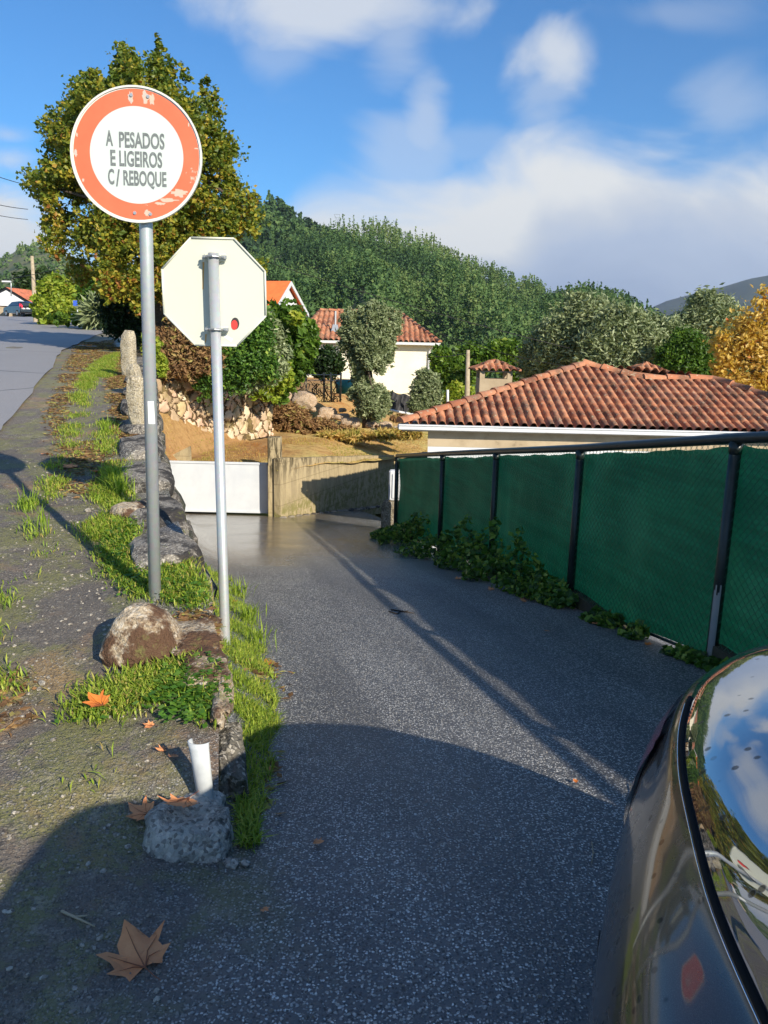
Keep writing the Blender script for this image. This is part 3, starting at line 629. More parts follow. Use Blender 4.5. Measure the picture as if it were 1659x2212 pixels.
def text(body, c, ax, ay, nrm, height, width, mat, parent, name='lettering', off=.0, thick=.0012):
    cu = bpy.data.curves.new('t', 'FONT'); cu.body = body; cu.offset = off; cu.align_x = 'CENTER'; cu.align_y = 'CENTER'; cu.resolution_u = 4
    o = bpy.data.objects.new('t', cu); C.objects.link(o); dg = bpy.context.evaluated_depsgraph_get(); me = bpy.data.meshes.new_from_object(o.evaluated_get(dg))
    xs = [v.co.x for v in me.vertices]; zs = [v.co.y for v in me.vertices]
    x0, x1, y0, y1 = min(xs), max(xs), min(zs), max(zs); off_ = Vector(parent['_o']) if parent.type != 'EMPTY' else Vector(parent.location)
    for v in me.vertices:
        p = Vector(c)+ax*((v.co.x-(x0+x1)/2)/(x1-x0)*width)+ay*((v.co.y-(y0+y1)/2)/(y1-y0)*height)+nrm*thick; v.co = p-off_
    me.materials.clear(); me.materials.append(mat); bpy.data.objects.remove(o)
    o = bpy.data.objects.new(name, me); C.objects.link(o); o['_o'] = tuple(off_); o.parent = parent; return o
tf = nrm*.002
for body, du, dv, wdt, hgt in (('A', -56.5, -34, 15, 34), ('PESADOS', 11, -32, 95, 35), ('E', -50, 7.5, 11, 35), ('LIGEIROS', 8, 8, 90, 35), ('C', -55, 48, 13, 35), ('/', -41, 50, 9, 38), ('REBOQUE', 16, 52, 91, 40)):
    s_ = 3.695/F; text(body, c0+tf+ax*(du*s_*1.0)+ay*(-dv*s_*.94), ax, ay, nrm, hgt*s_*.92, wdt*s_, MAT['text'], wf, off=.030)
mb = MB()
for dx_, dz_ in ((-.022, .303), (.066, .300), (-.018, -.300), (.067, -.303)): mb = MB(); disc_solid(mb, c0+nrm*.003+ax*dx_*KS+ay*dz_*KS, ax, ay, nrm, 0, .008, .005, 12); mb.build('rivet', MAT['zinc'], rs_)
bare_m = noisy('bare_sign_metal', (.52, .42, .34), (.62, .40, .30), 30, .7, .3, .002, (.45, .42, .38), 20, .5)
def blot(cx, cz, w_, h_, sd, n=22):
    q = random.Random(sd); pts = []
    for i in range(n):
        t = 2*math.pi*i/n; r_ = 1+q.uniform(-.35, .25); pts.append(c0+nrm*.0034+ax*(cx+math.cos(t)*w_*r_)*KS+ay*(cz+math.sin(t)*h_*r_)*KS)
    mb = MB(); mb.v += [tuple(p) for p in pts]; mb.f.append(tuple(range(n))); mb.build('worn_patch', bare_m, rs_)
for a in ((.225, -.185, .045, .020, 1), (.165, -.225, .05, .010, 2), (.12, -.245, .03, .008, 12), (.02-.045, .293, .014, .03, 3), (.052, .297, .02, .03, 4), (.085, .285, .014, .028, 5), (.05, -.297, .016, .018, 6), (-.34+.015, .0, .010, .02, 7), (-.315, .09, .006, .012, 8), (.32, .05, .012, .004, 9), (.28, .17, .004, .012, 13), (-.29, -.14, .006, .009, 14)): blot(*a)
# small sticker wrapped on the post
mb = MB(); sp_ = P(327, 892, Y0); xs0 = P(317.5, 892, Y0).x
for i in range(6):
    a0, a1 = R(-88+i*24), R(-88+(i+1)*24); cx_ = pb.x+(pt.x-pb.x)*.47; cyl = lambda a, z: (cx_+.0333*math.sin(a+R(60)), Y0+.045-.0333*math.cos(a+R(60)), z)
    mb.quad(cyl(a0*.7, sp_.z-.058), cyl(a1*.7, sp_.z-.058), cyl(a1*.7, sp_.z+.058), cyl(a0*.7, sp_.z+.058))
stk = mb.build('sticker', MAT['paper'], rs_)

# ---------------------------------------------------------------- back of the octagonal sign
Y1 = 4.6; oc = P(463, 632, Y1); ob = P(491, 1405, Y1); ot = P(465, 549, Y1)
zb = z_r(ob.x, Y1)
st = thing('road_sign', 'back of an octagonal sign, cream painted, clamped to a thin galvanised post', 'road sign', (ob.x, ob.y, zb))
nr = Vector((0, -1, 0)); ax2 = Vector((-nr.y, nr.x, 0)); up2 = Vector((-.012, 0, 1)).normalized()
s_ = Y1*1.03/F; rw = 111*s_; oct_ = [oc+ax2*(rw*1.01*math.cos(R(22.5+45*i)))+up2*(rw*1.02*math.sin(R(22.5+45*i))) for i in range(8)]
MB().prism([p-nr*.0 for p in oct_], -nr*.02*-1*-1).build('sign_plate', MAT['signback'], st)
mb = MB()
for i in range(8): mb.tube([oct_[i]+nr*.003, oct_[(i+1) % 8]+nr*.003], .006, 6)
mb.build('rim', MAT['signback'], st, True)
mb = MB(); mb.tube([ob+Vector((.02, -.05, -.35)), ob+Vector((0, -.05, 0)), ot+Vector((0, -.05, 0))], .0305, 18); mb.build('post', MAT['galv'], st, True)
for v_ in (556, 712):
    cc_ = P(465+(v_-549)*.03, v_, Y1-.02); m_ = MB(); m_.box(tuple(cc_), (.125, .012, .042), 0, 1, .003); br = m_.build('bracket', MAT['signback'], st)
    m_ = MB(); m_.tube([cc_+Vector((-.034, -.03, 0)), cc_+Vector((-.03, -.06, 0)), cc_+Vector((0, -.072, 0)), cc_+Vector((.03, -.06, 0)), cc_+Vector((.034, -.03, 0))], .007, 8)
    for s2 in (-1, 1): m_.box((cc_.x+s2*.052, cc_.y-.018, cc_.z), (.032, .012, .018)); m_.tube([cc_+Vector((s2*.052, -.02, 0)), cc_+Vector((s2*.052, -.045, 0))], .006, 6)
    m_.build('clamp', MAT['zinc'], br)
def spot(u, v, Y=Y1): return P(u, v, Y)+nr*.0015
def strip(u, v0, v1, w_, mat, name):
    a, b, c_, d_ = spot(u-w_, v0), spot(u+w_, v0), spot(u+w_*.6-1, v1), spot(u-w_*.6-1, v1); return MB().quad(d_, c_, b, a).build(name, mat, st)
strip(439.5, 566, 625, 2.0, MAT['rust'], 'rust_streak'); strip(445, 722, 740, 1.8, MAT['rust'], 'rust_streak')
n_ = 20; el_ = [spot(508+9*math.cos(2*math.pi*i/n_), 699+13*math.sin(2*math.pi*i/n_)) for i in range(n_)]
m_ = MB(); m_.v = [tuple(p) for p in el_]; m_.f = [tuple(range(n_))]; m_.build('sticker', MAT['text2'], st)
m_ = MB(); m_.v = [tuple(P(506.5+7*math.cos(2*math.pi*i/n_), 702+10.5*math.sin(2*math.pi*i/n_), Y1)+nr*.003) for i in range(n_)]; m_.f = [tuple(range(n_))]; m_.build('sticker', MAT['lred'], st)
MB().quad(spot(484, 729), spot(500, 739), spot(503, 732), spot(487, 722)).build('sticker', MAT['paper'], st)

# ---------------------------------------------------------------- pvc pipe, dead leaves, twigs, pebbles
a, b = P(430, 1600, 2.47), P(446, 1724, 2.40)
mb = MB(); n_ = 12; L0 = []
for (c_, r_) in ((a, .037), (a.lerp(b, .12), .034), (b, .027)):
    for i in range(n_+1):
        t = R(-40)+R(200)*i/n_; L0.append(tuple(c_+Vector((-math.cos(t)*r_, -math.sin(t)*r_*.7, 0))))
k_ = n_+1; mb.v = L0; mb.f = [(j*k_+i, j*k_+i+1, (j+1)*k_+i+1, (j+1)*k_+i) for j in range(2) for i in range(n_)]
o = mb.build('broken_pipe', MAT['pvc'], None, True, tuple(b)); sm = o.modifiers.new('s', 'SOLIDIFY'); sm.thickness = .004; fin(o, 'broken half of a white plastic pipe standing against the dark end stone', 'pipe')
LEAF = [(0, -.36), (.14, -.40), (.30, -.46), (.36, -.30), (.60, -.20), (.44, -.08), (.42, .06), (.66, .26), (.46, .24), (.30, .20), (.24, .34), (.14, .48), (.02, .68), (-.12, .50), (-.24, .36), (-.26, .18), (-.46, .28), (-.68, .24), (-.46, .04), (-.44, -.12), (-.60, -.22), (-.34, -.32), (-.30, -.46), (-.13, -.40)]
def plane_leaf(c, size, rz, tilt=(0, 0), curl=.15, label='', mat='deadleaf', seed=0):
    rr_ = random.Random(seed); t = thing('dead_leaf', label, 'leaf', tuple(c), 'fallen plane tree leaves')
    n = len(LEAF); mb = MB(); cz, sz = math.cos(rz), math.sin(rz); base = Vector((0, -.30))
    def tr(x, y, dz=0):
        r_ = math.hypot(x, y+.1); z = curl*r_*r_*size*1.6+.05*size*math.sin(x*9+seed)+x*tilt[0]*size+y*tilt[1]*size+.012+dz
        return (c[0]+(x*cz-y*sz)*size, c[1]+(x*sz+y*cz)*size, c[2]+z)
    # rings from a centre outwards so that the blade can curl
    pts = [(x*(1+.05*rr_.uniform(-1, 1)), y*(1+.05*rr_.uniform(-1, 1))) for x, y in LEAF]
    for k_, f_ in enumerate((.33, .66, 1.0)):
        for x, y in pts: mb.v.append(tr(x*f_, -.12*(1-f_)+y*f_))
    mb.v.append(tr(0, -.12)); 
    for i in range(n):
        j = (i+1) % n; mb.f.append((3*n, i, j))
        for k_ in (0, 1): mb.f.append((k_*n+i, (k_+1)*n+i, (k_+1)*n+j, k_*n+j))
    bl = mb.build('blade', MAT[mat], t); v_ = MB()
    for tx, ty in ((0, .6), (.5, .18), (-.52, .2), (.42, -.16), (-.42, -.18)):
        v_.tube([tr(0, -.42, .002), tr(tx*.35, -.25+(ty+.25)*.4, .002), tr(tx*.9, ty*.9, .001)], [.004*size*3, .0028*size*3, .001*size*3], 5)
    v_.tube([tr(0, -.42, .002), tr(.04, -.7, .0), tr(.09, -.92, -.004)], .003*size*3, 5); v_.build('vein', MAT['vein'], t); return t
def on(u, v, zf): p = hit(zf, u, v); return p
g = on(290, 2060, z_left)
g = Vector((P(292, 2058, 1.0).x*0+0, 0, 0)) if g is None else g
def gpos(u, v):
    p = hit(lambda x, y: z_left(x, y) if x < edge_x(y) else z_r(x, y), u, v); return p
plane_leaf(gpos(296, 2070), .145, R(38), (.05, .12), .16, 'large tan plane leaf lying alone on the dark asphalt in the foreground', seed=1)
lz = P(388, 1735, 2.30)
plane_leaf((lz.x, lz.y, lz.z-.012), .110, R(150), (-.1, .25), .15, 'rust brown plane leaf lying on the rough grey corner stone', seed=2)
lz = gpos(306, 1762); plane_leaf(lz+Vector((0, 0, .0)), .085, R(70), (.1, .1), .25, 'smaller brown leaf left of the one on the corner stone', seed=3)
plane_leaf(gpos(212, 1545)+Vector((0, 0, .045)), .085, R(60), (.1, .2), .3, 'bright orange curled leaf in the grass below the boulder', 'orangeleaf', 4)
k_ = 0
for u, v, s_, m_, lb in ((152, 1012, .14, 'deadleaf', 'brown leaf at the edge of the round shadow on the shoulder'), (207, 1022, .11, 'orangeleaf', 'orange leaf beside the tall grass tuft by the wall'), (100, 984, .10, 'deadleaf', 'flat dry leaf on the shoulder above the round shadow'),
                     (505, 1303, .07, 'orangeleaf', 'tan leaf in the grass strip right of the thin post'), (575, 1438, .08, 'orangeleaf', 'dead leaf at the lane edge level with the thin post base'), (322, 1573, .05, 'deadleaf', 'upright brown leaf in the grass above the broken pipe'),
                     (575, 1665, .06, 'deadleaf', 'dark red leaf in the shaded grass strip beside the end stone'), (572, 1973, .03, 'deadleaf', 'small brown scrap of leaf alone on the shaded asphalt'), (990, 1252, .09, 'deadleaf', 'red leaf under the brambles between the second and third fence posts'),
                     (1060, 1275, .08, 'deadleaf', 'reddish leaf below the brambles left of the middle fence post'), (1130, 1300, .08, 'deadleaf', 'brown leaf on the ivy strip left of the fourth fence post'), (1180, 1366, .05, 'deadleaf', 'small red leaf alone on the shaded lane'),
                     (1285, 1350, .07, 'deadleaf', 'dead leaf by the ivy just right of the fourth fence post'), (1400, 1395, .06, 'orangeleaf', 'reddish leaf on the narrow ivy strip under the netting'), (1243, 1693, .025, 'orangeleaf', 'tiny orange leaf scrap on the sunlit lane'),
                     (350, 1625, .045, 'deadleaf', 'small rusty leaf just left of the broken pipe top'), (375, 1640, .04, 'deadleaf', 'tiny red leaf touching the broken pipe'), (686, 1826, .045, 'deadleaf', 'dark crumpled leaf in the shaded middle of the lane')):
    k_ += 1; p = gpos(u, v)
    if p is not None: plane_leaf(p, s_*.8, k_*1.3, (.1, .1), .2, lb, m_, 10+k_)
for i, (pts, r_, lb) in enumerate(([[(133, 1972), (160, 1984), (205, 2005)], .004, 'pale bent twig left of the large tan leaf'], [[(1362, 1695), (1366, 1715), (1352, 1740)], .002, 'thin dry stem on the lane beside the car'],
                  [[(1278, 1822), (1281, 1845), (1278, 1868)], .002, 'short straw stem on the shaded lane near the car'], [[(845, 1318), (870, 1322), (895, 1326)], .006, 'dark twig on the edge of the fence shadow'], [[(840, 1322), (858, 1327), (870, 1320)], .005, 'small dark twig beside a longer one on the lane'])):
    q = [gpos(*p_)+Vector((0, 0, .006)) for p_ in pts]; mb = MB(); mb.tube(q, [r_, r_, r_*.5], 6); e = q[1].lerp(q[2], .4); mb.tube([q[1], e+Vector((.01, .012, .006))], r_*.6, 5)
    fin(mb.build('twig', MAT['twig'] if i < 3 else MAT['bark'], None, True, tuple(q[0])), lb, 'twig')
# loose gravel: one object, nobody could count it
mb = MB(); rr = random.Random(9)
V0, F0 = ico(1)
def pebble(p, s):
    a, b, c_ = [s*rr.uniform(.6, 1.2) for _ in range(3)]; t = rr.random()*6; ct, st_ = math.cos(t), math.sin(t)
    mb.add([(p[0]+(v.x*a*ct-v.y*b*st_), p[1]+(v.x*a*st_+v.y*b*ct), p[2]+v.z*c_*.6) for v in V0], F0)
for i in range(2600):
    y = 1.0+7.0*rr.random()**1.5; x = edge_x(y)-rr.random()**1.0*3.0
    if rr.random() < .5 and y > 2: x = edge_x(y)-.3-rr.random()*.8
    pebble((x, y, z_left(x, y)+.001), rr.choice((.003, .004, .005, .007, .010))*(1+y*.06))
for i in range(900):
    y = .9+8*rr.random()**1.4; x = lane_l(y)+abs(rr.gauss(0, .12)) if rr.random() < .5 else rr.uniform(-.4, 2.2)
    pebble((x, y, z_r(x, y)+.001), rr.choice((.002, .003, .004, .006)))
for u, v, s_ in ((90, 1478, .022), (565, 1487, .026), (575, 1545, .022), (548, 1548, .02), (330, 1090, .04), (190, 1105, .03), (475, 1625, .0), (500, 1870, .03), (530, 1868, .02), (85, 1490, .015), (60, 1500, .012), (598, 1780, .01)):
    p = gpos(u, v)
    if s_ and p is not None: pebble(p+Vector((0, 0, s_*.3)), s_)
o = mb.build('gravel', m_granite('gravel_stone', (.36, .33, .28), (.20, .18, .15), (.12, .11, .09), .6, 30), None); fin(o, 'loose pale gravel strewn over the rough shoulder and lane edge', 'gravel', kind='stuff')

# ---------------------------------------------------------------- grass and weeds
def blades(pts, h, wd, seed, spread=.5, per=1):
    rs = np.random.RandomState(seed); p = np.repeat(np.asarray(pts, float), per, 0); n = len(p)
    if per > 1: p[:, :2] += rs.normal(size=(n, 2))*.012
    a = rs.rand(n)*6.283; dr = np.stack([np.cos(a), np.sin(a), np.zeros(n)], 1); sd = np.stack([-np.sin(a), np.cos(a), np.zeros(n)], 1)
    hh = h*(.4+.8*rs.rand(n))[:, None]; ln = (spread*(.2+rs.rand(n)))[:, None]
    up_ = np.array([0, 0, 1.0]); mid = p+up_*hh*.55+dr*hh*ln*.35; tip = p+up_*hh*(1-.25*ln)+dr*hh*ln
    v = np.stack([p-sd*wd*.3, mid-sd*wd*.5, tip, mid+sd*wd*.5], 1).reshape(-1, 3)
    return v, np.arange(4*n).reshape(n, 4)
def inpoly(x, y, poly):
    c_ = False; j = len(poly)-1
    for i in range(len(poly)):
        if (poly[i][1] > y) != (poly[j][1] > y) and x < (poly[j][0]-poly[i][0])*(y-poly[i][1])/(poly[j][1]-poly[i][1])+poly[i][0]: c_ = not c_
        j = i
    return c_
zboth = lambda x, y: z_left(x, y) if x < edge_x(y) else z_r(x, y)
def patch(px, dens, zf, seed, clump=.5, sc_n=3.0, feather=.12):
    w_ = [gpos(*p) for p in px]; w_ = [(p.x, p.y) for p in w_ if p is not None]; xs = [p[0] for p in w_]; ys = [p[1] for p in w_]; q = random.Random(seed); out = []
    area = (max(xs)-min(xs))*(max(ys)-min(ys)); n = int(area*dens*4.2); 
    for _ in range(n):
        x, y = q.uniform(min(xs)-.05, max(xs)+.05), q.uniform(min(ys)-.05, max(ys)+.05)
        if noise.noise(Vector((x*sc_n, y*sc_n, seed))) < -clump+.3: continue
        xx, yy_ = x+q.gauss(0, feather*.4), y+q.gauss(0, feather*.4)
        if inpoly(x, y, w_): out.append((xx, yy_, zf(xx, yy_)-.004))
    return out
G = []
PAT = [([(169, 837), (202, 788), (255, 762), (247, 790), (240, 815), (205, 832), (190, 848)], 2200, .4), ([(154, 856), (175, 845), (192, 872), (191, 885), (165, 872)], 2200, .4), ([(131, 930), (160, 890), (187, 880), (190, 905), (165, 945), (140, 950)], 1500, .25),
       ([(122, 998), (135, 950), (165, 960), (161, 990), (140, 1005)], 1700, .3), ([(94, 1070), (100, 1005), (125, 1000), (140, 1020), (135, 1060), (115, 1080)], 2500, .35), ([(210, 945), (215, 910), (244, 915), (248, 960), (235, 985), (222, 980)], 2200, .4),
       ([(222, 1072), (228, 1005), (262, 1000), (272, 1040), (270, 1075)], 5000, .6), ([(262, 1020), (270, 1000), (311, 1002), (311, 1020)], 1800, .3), ([(45, 1120), (52, 1086), (90, 1085), (101, 1110), (80, 1125)], 3500, .5), ([(56, 1164), (70, 1138), (95, 1138), (101, 1160), (75, 1168)], 2600, .4),
       ([(15, 1258), (25, 1225), (70, 1205), (109, 1187), (120, 1200), (95, 1222), (55, 1250), (35, 1262)], 3500, .4), ([(-40, 1520), (-40, 1290), (25, 1275), (45, 1310), (40, 1380), (25, 1440), (38, 1490), (20, 1520)], 2200, .15),
       ([(222, 1040), (262, 1036), (275, 1110), (285, 1160), (318, 1230), (318, 1290), (300, 1295), (258, 1250), (225, 1210), (185, 1150), (200, 1110)], 5200, .45), ([(345, 1212), (400, 1215), (440, 1258), (447, 1315), (350, 1295)], 6000, .5),
       ([(175, 1500), (235, 1478), (262, 1462), (330, 1448), (400, 1425), (470, 1470), (482, 1540), (400, 1592), (340, 1602), (290, 1580), (215, 1560), (150, 1545)], 7000, .55),
       ([(190, 1640), (205, 1650), (262, 1725), (250, 1725), (205, 1680)], 1500, .3), ([(385, 1905), (380, 1880), (440, 1900), (430, 1920)], 600, .3)]
for i, (px, dn, cl) in enumerate(PAT): G += [p for p in patch(px, dn, zboth, 20+i, cl)]
v, f = blades(G, .06, .008, 1, .9); n = len(G); npmesh('grass', v, f, MAT['grass'], None, RS.rand(n)**1.3)
fin(bpy.data.objects['grass'], 'short bright green grass growing in patches on the bank and shoulder', 'grass', kind='stuff')
# greener strip between the wall foot and the lane
strip_px = [(-.0, 0)]; S = []; q = random.Random(5)
for _ in range(17000):
    y = 2.3+q.random()**1.15*5.6; e, l = edge_x(y), lane_l(y); x = q.uniform(e+.02, l+.02+.07*noise.noise(Vector((y*3, 1, 0)))); 
    if y < 3.3 and q.random() < .55: continue
    if noise.noise(Vector((x*5, y*5, 2))) > -.08-.12*q.random(): S.append((x, y, z_r(x, y)-.01))
v, f = blades(S, .068, .006, 2, 1.1); o = npmesh('grass', v, f, MAT['grass'], None, np.random.RandomState(3).rand(len(S))*.85)
fin(o, 'taller green grass strip between the wall foot and the asphalt lane', 'grass', kind='stuff')
# single tall tufts by the wall
T = []
for u, v_, n_, h in ((248, 1045, 130, .3), (230, 935, 60, .22), (60, 1105, 50, .08), (80, 1150, 40, .07), (262, 1070, 90, .2), (520, 1290, 60, .16), (560, 1400, 50, .15), (535, 1345, 60, .16)):
    p = gpos(u, v_); 
    if p is not None: T += [(p.x+q.gauss(0, .04), p.y+q.gauss(0, .05), p.z-.01, h) for _ in range(n_)]
v, f = blades([t[:3] for t in T], .20, .009, 4, .7); fin(npmesh('grass_tuft', v, f, MAT['grass'], None, np.random.RandomState(5).rand(len(T))*.6), 'long bladed grass tufts standing at the wall foot and post', 'grass', kind='stuff')
# round-leaved weeds below the boulder
Wd = patch([(400, 1450), (445, 1440), (482, 1490), (480, 1540), (420, 1560), (330, 1520), (350, 1480)], 5200, zboth, 77, .8)+patch([(345, 1225), (440, 1270), (440, 1310), (350, 1300)], 1500, zboth, 78, .6)+patch([(150, 1560), (160, 1540), (215, 1530), (230, 1550), (200, 1565)], 2500, zboth, 79, .6)+patch([(225, 1180), (275, 1120), (290, 1200), (318, 1280), (290, 1290), (240, 1230)], 1800, zboth, 80, .6)
Wd = np.array(Wd); Wd[:, 2] += .02+.03*np.random.RandomState(8).rand(len(Wd))
rs8 = np.random.RandomState(8); n = len(Wd); a = rs8.rand(n)*6.28; tl = rs8.rand(n)*.7
ux = np.stack([np.cos(a), np.sin(a), tl*.6], 1); uy = np.stack([-np.sin(a), np.cos(a), .3*rs8.normal(size=n)], 1); s8 = (.010+.010*rs8.rand(n))[:, None]
v = np.stack([Wd-ux*s8, Wd+uy*s8*.7, Wd+ux*s8, Wd-uy*s8*.7], 1).reshape(-1, 3)
fin(npmesh('weeds', v, np.arange(4*n).reshape(n, 4), MAT['clover'], None, rs8.rand(n)), 'low broad leaved weeds between the boulder and the wall end', 'weeds', kind='stuff')
# dry litter: needles and leaf scraps on the shoulder
Lt = patch([(100, 900), (170, 740), (245, 735), (245, 760), (190, 790), (160, 850), (125, 960)], 350, zboth, 60, .6)+patch([(240, 750), (262, 750), (270, 830), (300, 940), (255, 950), (235, 850)], 900, zboth, 61, .7)+patch([(120, 960), (210, 950), (260, 1000), (230, 1060), (180, 1080), (140, 1060)], 500, zboth, 62, .5)+patch([(-20, 1500), (20, 1440), (60, 1560), (20, 1600)], 900, zboth, 63, .5)+patch([(380, 1330), (440, 1330), (470, 1400), (400, 1400)], 3500, zboth, 64, .6)+patch([(300, 1600), (400, 1590), (405, 1690), (330, 1650)], 2500, zboth, 65, .4)+patch([(510, 1420), (590, 1430), (590, 1560), (530, 1760), (560, 1760), (600, 1500)], 900, zboth, 66, .5)
Lt = np.array(Lt); Lt[:, 2] += .012; n = len(Lt); rs9 = np.random.RandomState(4); v, f = leaf_quads(Lt, .03*(.5+rs9.rand(n)), 1.8, 0, 3)
v = v.reshape(-1, 4, 3); v[:, :, 2] = Lt[:, None, 2]+(v[:, :, 2]-Lt[:, None, 2])*.3; fin(npmesh('leaf_litter', v.reshape(-1, 3), f, MAT['brown_l'], None, rs9.rand(n)), 'rusty leaf litter and needles on the shoulder and wall top', 'leaf litter', kind='stuff')

# ---------------------------------------------------------------- gate, pillar, concrete wall
gz = P(487, 1108, 17.2).z
gt = thing('metal_gate', 'plain white sheet metal gate closing the yard at the bottom of the lane', 'gate', (P(487, 1108, 17.2).x, 17.2, gz))
gl, gr_ = P(330, 1108, 17.2).x, P(579.5, 1108, 17.2).x; gtop = P(487, 998, 17.2).z
MB().box(((gl+gr_)/2, 17.2, (gz+gtop)/2+.02), (gr_-gl, .04, gtop-gz-.03)).build('panel', MAT['gate'], gt)
mb = MB()
for z_ in (gz+.04, gtop-.02): mb.box(((gl+gr_)/2, 17.175, z_), (gr_-gl-.02, .03, .04))
mb.box((P(484, 1050, 17.2).x, 17.174, (gz+gtop)/2), (.006, .012, gtop-gz-.09)); mb.build('frame', MAT['gate'], gt)
px_ = P(593, 1120, 16.9); ptop = P(590, 945, 16.9).z; pw = 27*16.9*1.03/F
pz = P(593, 1127, 16.9).z
o = MB().box((px_.x-.0, 17.02, (ptop+pz)/2-.1), (pw, .3, ptop-pz+.2), R(0), .97, .012).build('gate_pillar', MAT['concrete'], None, False, (px_.x, 17.02, pz)); fin(o, 'ochre stained concrete pillar between the white gate and the long wall', 'gate post')
# long wall: from the pillar away to the right behind the fence
n_ = 24; mb = MB(); th = Vector((.14, -.05, 0)); vs = []
wp = []
for i in range(n_+1):
    t = i/n_; Y = 16.75+t*(23.6-16.75); u = 604+(858-604)*t**.78 if False else None
    x = P(606, 1130, 16.75).x+(P(858, 1082, 23.6).x-P(606, 1130, 16.75).x)*t
    base = z_lane(x, Y)-.25 if t > .9 else z_lane(x, Y)-.25
    u_ = CX+(x/Y)*F/1.03; vt = 990+(983-990)*min(1, max(0, (u_-606)/252)); top = P(u_, vt, Y).z+.015*noise.noise(Vector((t*9, 0, 0)))
    wp.append((x, Y, base, top))
dwx, dwy = wp[-1][0]-wp[0][0], wp[-1][1]-wp[0][1]; L_ = math.hypot(dwx, dwy); nx_, ny_ = dwy/L_, -dwx/L_
for x, Y, b_, t_ in wp: vs += [(x, Y, b_), (x, Y, t_), (x-nx_*.16, Y-ny_*.16, t_), (x-nx_*.16, Y-ny_*.16, b_)]
fs = []
for i in range(n_):
    k = i*4
    for a_ in range(3): fs.append((k+a_, k+4+a_, k+5+a_, k+1+a_))
fs += [(0, 1, 2, 3), (n_*4+3, n_*4+2, n_*4+1, n_*4)]
mb.add(vs, fs); o = mb.build('concrete_wall', MAT['concrete'], None, False, (wp[0][0], wp[0][1], wp[0][2]+.3)); fin(o, 'long rain streaked concrete wall behind the bend of the lane, partly in shadow', 'wall')
mb = MB(); rr = random.Random(4)
for i in range(16):
    t = i/16; x, Y = wp[0][0]+dwx*t*.8+.08, wp[0][1]+dwy*t*.8-.12; rock(mb, (x, Y, z_lane(x, Y)-.01), (.09, .14, .035), i, 2, .3, .2)
fin(mb.build('rubble', MAT['granite'], None, True, (wp[0][0], wp[0][1], wp[0][2])), 'strip of loose mossy rubble along the foot of the concrete wall', 'rubble', kind='stuff')
# broken piece of wall left of the gate
mb = MB(); a, b = P(366, 1000, 17.8), P(410, 964, 17.8); mb.prism([(a.x-.3, 17.7, a.z-.2), (b.x+.02, 17.7, a.z-.2), (b.x, 17.7, b.z), (a.x-.1, 17.7, a.z+.1)], (0, .2, 0))
fin(mb.build('wall_stub', MAT['concrete'], None, False, tuple(a-Vector((0, 0, .5)))), 'small broken mossy wall end above the left corner of the white gate', 'wall')

# ---------------------------------------------------------------- green fence
FP = [(858, 985, 13.78), (957, 980, 11.0), (1073, 975, 8.92), (1255, 968, 6.86), (1592, 947, 4.8)]
tops = [P(*p) for p in FP]
for k_ in range(3):
    a, b = tops[-2], tops[-1]; tops.append(b+(b-a)*1.0+Vector((0, 0, -.03)))
fw = thing('garden_fence', 'dark pipe and mesh fence hung with green shade netting along the right of the lane', 'fence', (tops[0].x, tops[0].y, z_lane(0, tops[0].y)))
mb = MB(); rail = []
for i, p in enumerate(tops): rail.append(p+Vector((0, 0, .0)))
mb.tube(rail, .036, 12); mb.build('top_rail', MAT['blackpaint'], fw, True)
bases = [Vector((p.x, p.y, z_lane(p.x, p.y))) for p in tops]
bases[0].z = min(bases[0].z, P(858, 1150, 13.78).z)
for i, (p, b) in enumerate(zip(tops, bases)):
    m_ = MB(); m_.tube([b-Vector((0, 0, .25)), p-Vector((0, 0, .02))], .037, 12); m_.tube([p+Vector((0, 0, -.10)), p+Vector((0, 0, -.03))], [.037, .046], 12)
    po = m_.build('post', MAT['blackpaint'], fw, True)
    if i == 4:
        q0 = MB()
        for j in range(5):
            a0 = R(195+j*14); a1 = R(195+(j+1)*14); zz = [b.z-.02, b.z+.25, b.z+.52+.04*math.sin(j*2.0)]
            w_ = .0385; c_ = lambda a_, z: (b.x+(p.x-b.x)*(z-b.z)/(p.z-b.z)+w_*math.cos(a_), b.y+w_*math.sin(a_), z)
            for z0_, z1_ in zip(zz, zz[1:]): q0.quad(c_(a0, z0_), c_(a1, z0_), c_(a1, z1_), c_(a0, z1_))
        q0.build('bare_patch', MAT['zinc'], po)
off = Vector((.045, .01, 0)); wires, nrnd = MB(), 0
netv, netf = [], []
